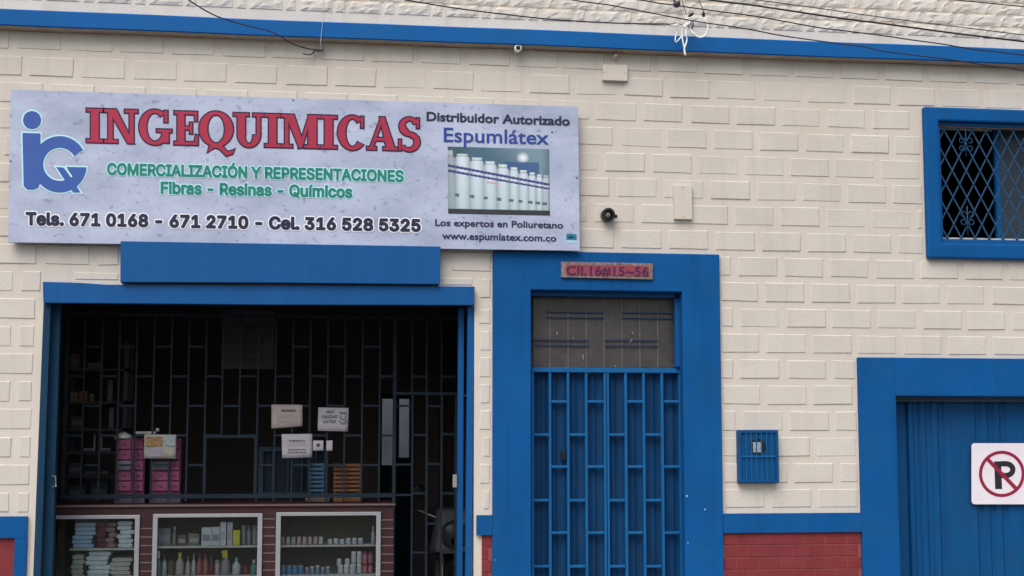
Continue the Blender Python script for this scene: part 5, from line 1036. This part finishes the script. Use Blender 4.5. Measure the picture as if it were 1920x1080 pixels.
MB().bpx(253, 809, 291, 813.5, TY+.05, .15).build('flat_pack', C('folded_paper', (.40, .40, .38)), thing('paper_ream', 'flat pale packet lying on the right pink drawer tower', 'packet'))
item(287, 294, 804, rz(290, 809, TY+.06), TY+.06, 'small_jar', 'little pale jar on top of the flat packet', 'jar', C('pale_grey_jar', (.35, .35, .35)), 'jar')
def crate(x0p, x1p, y0, y1, y, m, label, slats=2):
    t = thing('crate', label, 'crate'); a, c = rx(x0p, 900, y), rx(x1p, 900, y); z1, z0 = rz((x0p+x1p)/2, y0, y), rz((x0p+x1p)/2, y1, y); d = .22; h = z1-z0
    MB().box((a+.004, y+.004, z0+.001), (c-.004, y+d-.004, z0+.007)).build('floor', m, t)
    for (x_, y_) in ((a, y), (c-.012, y), (a, y+d-.012), (c-.012, y+d-.012)): MB().box((x_, y_, z0+.0015), (x_+.012, y_+.012, z1-.0015)).build('post', m, t)
    for s in range(slats):
        q0 = z0+h*(.12+s*.5)+.001; q1 = q0+h*.30
        MB().box((a+.001, y-.004, q0), (c-.001, y-.0002, q1)).build('slat', m, t); MB().box((a+.001, y+d+.0002, q0), (c-.001, y+d+.004, q1)).build('slat', m, t)
        MB().box((a-.004, y, q0), (a-.0002, y+d, q1)).build('slat', m, t); MB().box((c+.0002, y, q0), (c+.004, y+d, q1)).build('slat', m, t)
BC = C('dull_blue_crate', (.022, .07, .12), .5); OC = C('orange_crate', (.11, .045, .018), .5); OC2 = C('bright_orange_wood', (.26, .13, .05), .6)
nm = ['topmost', 'second', 'third', 'lowest']
t = thing('flat_box', 'flat grey cardboard box under the blue crates on the counter', 'box'); MB().bpx(573, 932.5, 618, 941, TY, .25).build('carton', C('grey_card', (.17, .14, .14)), t, bevel=.002)
t = thing('flat_box', 'flat orange box under the orange crates on the counter', 'box'); MB().bpx(625, 931.5, 678, 941, TY, .25).build('carton', OC2, t, bevel=.002)
for i in range(4):
    y0 = 868+i*16; crate(579, 607, y0, y0+15.6, TY, BC, nm[i]+' blue plastic crate of the stack on the counter')
    crate(626, 677, 869+i*15.6, 869+i*15.6+15.2, TY, OC, nm[i]+' orange plastic crate of the stack on the counter')

t = thing('half_door', 'low blue barred inner door seen between the hatch and the blue crates', 'door')
HB = C('dim_blue_frame', (.015, .045, .085), .5)
HY = 1.1; b = MB(); a_, c_ = W(484, 932, HY), W(616, 838, HY)
holes(b, (a_.x, a_.z, c_.x, c_.z), [(a_.x+.03, a_.z+.03, c_.x-.03, c_.z-.03)], HY, HY+.03); b.build('frame', HB, t)
for px in (512, 540, 566, 592): MB().bpx(px-2, 846, px+2, 925, HY+.006, .018).build('bar', HB, t)
MB().bpx(489, 846, 611, 925, HY+.032, .004).build('panel', C('dim_blue_panel', (.006, .016, .032), .6), t)
MB().lathe((W(491, 872, HY).x, HY, W(491, 872, HY).z), [(.012, 0), (.014, .012), (.008, .02)], 10, 'y').build('knob', CHR0, t)
# shelving with goods along the left wall, dim
sh = thing('storage_shelf', 'dim storage shelving against the left wall behind the grille', 'shelves')
SHY = 1.5
shx0, shx1 = rx(118, 800, SHY), rx(238, 800, SHY)
lev = [690, 752, 803, 846, 890, 935]
for y in lev: MB().box((shx0, SHY, rz(170, y, SHY)-.02), (shx1, SHY+.35, rz(170, y, SHY))).build('shelf', C('dark_shelf_board', (.07, .06, .06)), sh)
for x_, y_ in ((shx0, SHY), (shx1-.03, SHY), (shx0, SHY+.32), (shx1-.03, SHY+.32)): MB().box((x_, y_, FL), (x_+.03, y_+.03, rz(170, 640, SHY))).build('post', C('dark_steel', (.06, .065, .08), .5), sh)
gd = [(122, 140, 664, 0, 'dull violet box', (.14, .08, .14)), (155, 182, 680, 0, 'flat pale box', (.22, .22, .22)), (124, 138, 735, 1, 'yellowish box', (.24, .20, .08)), (140, 156, 733, 1, 'orange red box', (.34, .10, .05)), (160, 168, 738, 1, 'leaning grey folder', (.22, .23, .22)), (192, 204, 712, 1, 'round grey tin', (.18, .19, .19)),
      (126, 150, 780, 2, 'dark brown box', (.10, .06, .05)), (198, 207, 765, 2, 'narrow grey box', (.16, .16, .18)), (170, 174, 803.5, 3, 'short white bottle', (.35, .35, .35)), (183, 187, 803.5, 3, 'slim white bottle', (.3, .3, .3)), (152, 172, 843, 3, 'flat white packet', (.4, .38, .4)), (184, 202, 843, 3, 'flat lilac packet', (.38, .36, .42)),
      (125, 150, 868, 4, 'dark carton', (.08, .08, .09)), (155, 178, 884, 4, 'flat dark packet', (.12, .12, .12)), (184, 200, 884, 4, 'flat grey packet', (.16, .16, .16)), (125, 160, 910, 5, 'low black box', (.05, .05, .06)), (168, 200, 905, 5, 'low dark blue box', (.05, .06, .09))]
for i, (a, c, yt, lv, lb, cc) in enumerate(gd):
    item(a, c, yt, rz(170, lev[lv], SHY)+.001, SHY+.05, 'bottle' if 'bottle' in lb else 'box', lb+' on shelf level %s of the dim shelving' % ['one from the top', 'two from the top', 'three from the top', 'four from the top', 'five from the top', 'at the bottom'][lv], 'bottle' if 'bottle' in lb else 'box', C('goods_%s' % lb.replace(' ', '_'), cc), 'bottle' if 'bottle' in lb else ('jar' if 'tin' in lb else 'box'), C('goods_tag', (.15, .15, .15)))

# glazed back door with daylight behind
bd = thing('back_door', 'blue framed glazed door at the back of the shop with daylight behind it', 'door')
yq = RY-.01
b = MB(); holes(b, (bx0-.02, FL+.01, bx1+.02, bz1+.02), [(rx(716, 800, yq), rz(740, 872, yq), rx(739.5, 800, yq), rz(740, 748, yq)), (rx(748, 800, yq), rz(740, 858, yq), rx(767, 800, yq), rz(740, 748, yq))], yq-.03, yq); b.build('leaf', BARIN, bd)
MB().box((rx(716, 800, yq), yq-.018, rz(740, 872, yq)), (rx(739.5, 800, yq), yq-.012, rz(740, 748, yq))).build('pane', glassmat('clear_glass', (.8, .85, .85)), bd)
MB().box((rx(748, 800, yq), yq-.018, rz(740, 858, yq)), (rx(767, 800, yq), yq-.012, rz(740, 748, yq))).build('pane', glassmat('clear_glass', (.8, .85, .85)), bd)
MB().bpx(747, 759, 768, 763, yq-.04, .01).build('glazing_bar', BARIN, bd)

# ------------------------------------------------------------ motorcycle inside, nose towards the street
mc = thing('motorcycle', 'dark motorcycle parked inside behind the grille door, facing the street', 'motorcycle')
mxx_ = rx(856, 1000, 1.6); my = 1.6
DKM = C('dark_fairing_paint', (.05, .05, .06), .3); CHR = mat('chrome', (.25, .25, .25), .35, .05, 10, metal=1); RUB = C('tyre_rubber', (.015, .015, .016), .8)
def wheel(y):
    t_ = MB(); R0, r0 = .27, .05; n, mm = 28, 8
    for i in range(n):
        for j in range(mm):
            a, q = 2*math.pi*i/n, 2*math.pi*j/mm; rr_ = R0+r0*math.cos(q); t_.v.append((mxx_+r0*math.sin(q), y+rr_*math.cos(a), FL+.33+rr_*math.sin(a)))
    for i in range(n):
        for j in range(mm): t_.f.append((i*mm+j, ((i+1) % n)*mm+j, ((i+1) % n)*mm+(j+1) % mm, i*mm+(j+1) % mm))
    o = t_.build('wheel', RUB, mc, smooth=True)
    b = MB(); b.lathe((mxx_-.03, y, FL+.33), [(.04, 0), (.04, .06)], 12, 'x')
    for k in range(6): a = k*math.pi/3; b.tube([(mxx_, y, FL+.33), (mxx_, y+.23*math.cos(a), FL+.33+.23*math.sin(a))], .01, 6)
    b.build('rim', CHR, o)
wheel(my); wheel(my+1.25)
b = MB()
for s in (-1, 1): b.tube([(mxx_+s*.09, my, FL+.33), (mxx_+s*.09, my+.22, FL+.92)], .022, 8)
b.build('fork', CHR, mc, smooth=True)
b = MB().tube([(mxx_-.36, my+.34, FL+1.0), (mxx_-.24, my+.24, FL+1.01), (mxx_-.1, my+.22, FL+.95), (mxx_+.1, my+.22, FL+.95), (mxx_+.24, my+.24, FL+1.01), (mxx_+.36, my+.34, FL+1.0)], .014, 8); b.build('handlebar', CHR, mc, smooth=True)
for s in (-1, 1):
    MB().tube([(mxx_+s*.22, my+.24, FL+1.0), (mxx_+s*.25, my+.22, FL+1.12)], .006, 6).build('mirror_stem', CHR, mc)
    MB().lathe((mxx_+s*.25, my+.225, FL+1.15), [(.05, 0), (.045, .015), (.02, .025)], 14, 'y').build('mirror', BLACK, mc)
MB().lathe((mxx_, my+.2, FL+.84), [(.10, 0), (.115, .05), (.10, .10), (.085, .115)], 18, 'y').build('headlight_shell', DKM, mc, smooth=True)
MB().add([(mxx_-.14, my+.10, FL+.72), (mxx_+.14, my+.10, FL+.72), (mxx_+.10, my+.14, FL+1.02), (mxx_-.10, my+.14, FL+1.02), (mxx_-.18, my+.26, FL+.70), (mxx_+.18, my+.26, FL+.70), (mxx_+.13, my+.24, FL+1.04), (mxx_-.13, my+.24, FL+1.04)],
         [(0, 1, 2, 3), (7, 6, 5, 4), (0, 4, 5, 1), (1, 5, 6, 2), (2, 6, 7, 3), (3, 7, 4, 0)]).build('fairing', C('grey_fairing', (.16, .16, .18), .3), mc, bevel=.03)
MB().lathe((mxx_, my+.12, FL+.80), [(.075, 0), (.07, .02), (.03, .035)], 18, 'y').build('headlight', C('headlight_glass', (.16, .16, .19), .4), mc, smooth=True)
MB().lathe((mxx_, my+.3, FL+.85), [(.05, 0), (.14, -.1), (.15, -.3), (.08, -.42)], 14, 'y').build('fuel_tank', DKM, mc, smooth=True)
MB().box((mxx_-.12, my+.72, FL+.74), (mxx_+.12, my+1.35, FL+.82)).build('seat', BLACK, mc, bevel=.03)
MB().box((mxx_-.12, my+.35, FL+.28), (mxx_+.12, my+.95, FL+.66)).build('engine', C('engine_metal', (.12, .12, .12), .4), mc, bevel=.03)
MB().tube([(mxx_+.15, my+.5, FL+.3), (mxx_+.17, my+1.3, FL+.36)], .04, 10).build('exhaust', CHR, mc, smooth=True)
MB().box((mxx_-.05, my+.6, FL+.36), (mxx_+.05, my+1.27, FL+.42)).build('swingarm', BLACK, mc)

# ------------------------------------------------------------ cables
def cable(pts, r, y, label, m=WIRE, ys=None, name='overhead_cable'):
    P = []
    for i, p in enumerate(pts):
        yy = ys[i] if ys else y; P.append(W(p[0], p[1], yy))
    Q = []
    for i in range(len(P)-1):    # Catmull-Rom
        p0, p1, p2, p3 = P[max(i-1, 0)], P[i], P[i+1], P[min(i+2, len(P)-1)]
        for k in range(4):
            t_ = k/4; Q.append(.5*((2*p1)+(p2-p0)*t_+(2*p0-5*p1+4*p2-p3)*t_*t_+(3*p1-p0-3*p2+p3)*t_**3))
    Q.append(P[-1])
    o = MB().tube(Q, r*1.2, 6).build(name, m, smooth=True)
    return tag(o, label, 'cable', 'overhead cables crossing in front of the facade' if name == 'overhead_cable' else None)
cable([(250, -75), (300, -38), (354, 0), (390, 22.5), (420, 35.6), (459, 47), (497, 56), (523, 66.6), (549, 82.5), (581, 92), (606, 94.7)], .0032, 0, 'thin black cable sagging over the ledge to a hook above the sign', ys=[-1.3, -1.1, -.9, -.75, -.6, -.45, -.32, -.22, -.12, -.05, -.03])
cable([(640, -25), (762, 0), (800, 6.6), (845, 14), (900, 21.3), (956, 28), (1016, 34.7), (1078, 39.3), (1144, 42.8), (1200, 44.4), (1247, 45), (1278, 46)], .0032, 0, 'black cable running from the upper left to the knot of white wires', ys=[-1.1, -.9, -.8, -.7, -.6, -.5, -.42, -.34, -.28, -.22, -.18, -.16])
cable([(950, -24), (1074.5, 0), (1140, 9), (1186, 17.5), (1217.5, 23.7), (1255, 31), (1299, 39), (1342, 45.6), (1380, 51), (1420, 58), (1470, 67.5), (1560, 80), (1616, 87), (1654, 95.7), (1710, 103), (1794.5, 113.5), (1852.6, 123), (1894, 127.5), (1920, 133), (2050, 155)], .0030, -.7, 'lowest black cable of the bundle, crossing the blue ledge to the right edge')
cable([(1080, -20), (1201, 0), (1236, 6), (1260, 9), (1305, 15.6), (1355, 22.5), (1420, 31), (1519, 49), (1560, 55), (1654, 66.6), (1710, 75), (1766, 82.5), (1822.6, 92), (1916, 103), (2050, 122)], .0031, -.75, 'second lowest black cable of the bundle, passing above the white wire knot')
cable([(1180, -22), (1332, 0), (1420, 11), (1560, 32), (1672.6, 46.5), (1794.5, 63), (1920, 78), (2050, 95)], .0045, -.8, 'thickest black cable of the bundle at the upper right')
cable([(1250, -24), (1421, 0), (1560, 19), (1672, 35), (1785, 49), (1920, 65.6), (2050, 82)], .0026, -.85, 'thin grey black cable just above the thickest one', C('greyish_cable', (.08, .08, .085)))
cable([(1650, -17), (1794.5, 0), (1920, 12.5), (2050, 26)], .0028, -.9, 'black cable cutting the top right corner')
cable([(606, -40), (606, 17), (605, 43), (602, 71), (601, 81), (604, 94)], .0016, -.1, 'fine pale wire hanging down across the ledge to the hook', C('pale_wire', (.35, .42, .5)), name='hanging_wire')
cable([(1277, -40), (1279, 0), (1284, 16), (1287, 28)], .002, -.16, 'thin dark wire dropping to the knot of white wires', name='hanging_wire')
cable([(1306, -40), (1311, 0), (1316, 12), (1319, 22)], .002, -.16, 'thin dark wire dropping to the curled white lead', name='hanging_wire')
# hook on the wall
t = thing('wall_hook', 'small dark hook with wire ends under the ledge holding the sagging cable', 'hook')
MB().tube([W(601, 84, -.02), W(604, 90, -.05), W(606, 95, -.05), W(596, 96, -.05), W(590, 94, -.04)], .005, 6).build('hook', WIRE, t)
MB().tube([W(590, 95, -.03), W(584, 102, -.04), W(576, 102.5, -.04), W(568, 101, -.04)], .0035, 6).build('wire_end', WIRE, t)
b = MB().tube([W(604, 92, .0), W(604, 92, -.05)], .005, 6); b.build('pin', WIRE, t)
# insulator and white wires
t = thing('insulator', 'dark round insulator at the top edge above the white wire knot', 'insulator')
c = W(1269, 2, -.16); MB().lathe((c.x, c.y, c.z-.04), [(.012, 0), (.022, .01), (.024, .03), (.016, .035), (.024, .045), (.022, .07), (.01, .08)], 14).build('spool', C('dark_ceramic', (.06, .045, .05), .3), t, smooth=True)
MB().tube([(c.x, c.y, c.z+.04), (c.x, c.y, c.z+.10), (c.x, .01, c.z+.10)], .006, 6).build('rod', C('rusty_rod', (.12, .08, .06)), t)
MB().lathe((c.x, c.y-.001, c.z), [(.014, 0), (.01, .026), (.004, .03)], 10, 'y').build('white_cap', WHITEP, t)
kn = thing('wire_knot', 'tangle of twisted white wires hanging over the blue ledge', 'wires')
WW = C('white_wire', (.80, .82, .82), .5, .05)
def ww(pts, r=.0052, y=-.17):
    P = [W(a, c_, y-.004*(i % 2)) for i, (a, c_) in enumerate(pts)]; Q = []
    for i in range(len(P)-1):
        p0, p1, p2, p3 = P[max(i-1, 0)], P[i], P[i+1], P[min(i+2, len(P)-1)]
        for k in range(5): t_ = k/5; Q.append(.5*((2*p1)+(p2-p0)*t_+(2*p0-5*p1+4*p2-p3)*t_*t_+(3*p1-p0-3*p2+p3)*t_**3))
    Q.append(P[-1]); MB().tube(Q, r, 7).build('wire', WW, kn, smooth=True)
ww([(1293, 33), (1283, 38), (1285, 45), (1292, 44), (1292, 36), (1285, 34)]); ww([(1289, 42), (1281, 52), (1279, 62), (1280, 75), (1283, 90), (1284, 102)])
ww([(1286, 55), (1286, 66), (1288, 74), (1285, 86), (1283, 93), (1285, 103)], .0048); ww([(1280, 66), (1272, 75), (1268, 79), (1266, 76), (1267, 68), (1269, 60)], .0042)
ww([(1250, 46.5), (1262, 47), (1270, 45), (1271, 42), (1267, 41)], .0035); ww([(1262, 49), (1272, 47), (1284, 50), (1290, 45)], .003, -.18)
MB().tube([W(1284, 98, -.17), W(1285, 104, -.17)], .0075, 8).build('wire_end', C('tape_wrap', (.6, .58, .45)), kn)
MB().lathe((W(1296, 45, -.12).x, -.11, W(1296, 45, -.12).z-.025), [(.012, 0), (.022, .012), (.02, .04), (.01, .05)], 12).build('clamp', C('grey_clamp', (.30, .28, .30)), kn, smooth=True)
MB().tube([W(1296, 45, -.12), W(1296, 45, .01)], .006, 6).build('pin', C('grey_clamp', (.3, .28, .3)), kn)
MB().tube([W(1291, 31, -.17), W(1297, 27, -.17), (W(1300, 24, -.17))], [.007, .010, .005], 8).build('tape_joint', BLACK, kn)
cl = thing('curled_lead', 'white cable with a taped end, curled into a loop beside the wire knot', 'cable')
P = [(1319, 32), (1323, 38), (1326, 44), (1328, 52), (1325, 62), (1320, 68), (1313, 70), (1306, 68), (1301, 63), (1298, 60)]
Q = [W(a, c_, -.17) for a, c_ in P]; MB().tube(Q, .006, 8).build('wire', WW, cl, smooth=True)
MB().tube([W(1319, 22, -.17), W(1319, 27, -.17), W(1319.5, 32, -.17)], [.006, .011, .008], 8).build('tape_joint', BLACK, cl)
MB().tube([W(1298, 60, -.17), W(1294, 52, -.14), W(1296, 47, -.12)], .003, 6).build('tail', WW, cl)

for o in COL.objects:
    if o.parent is None and 'label' in o and not (4 <= len(o['label'].replace('-', ' ').split()) <= 16): print('LABEL', o.name, o['label'])
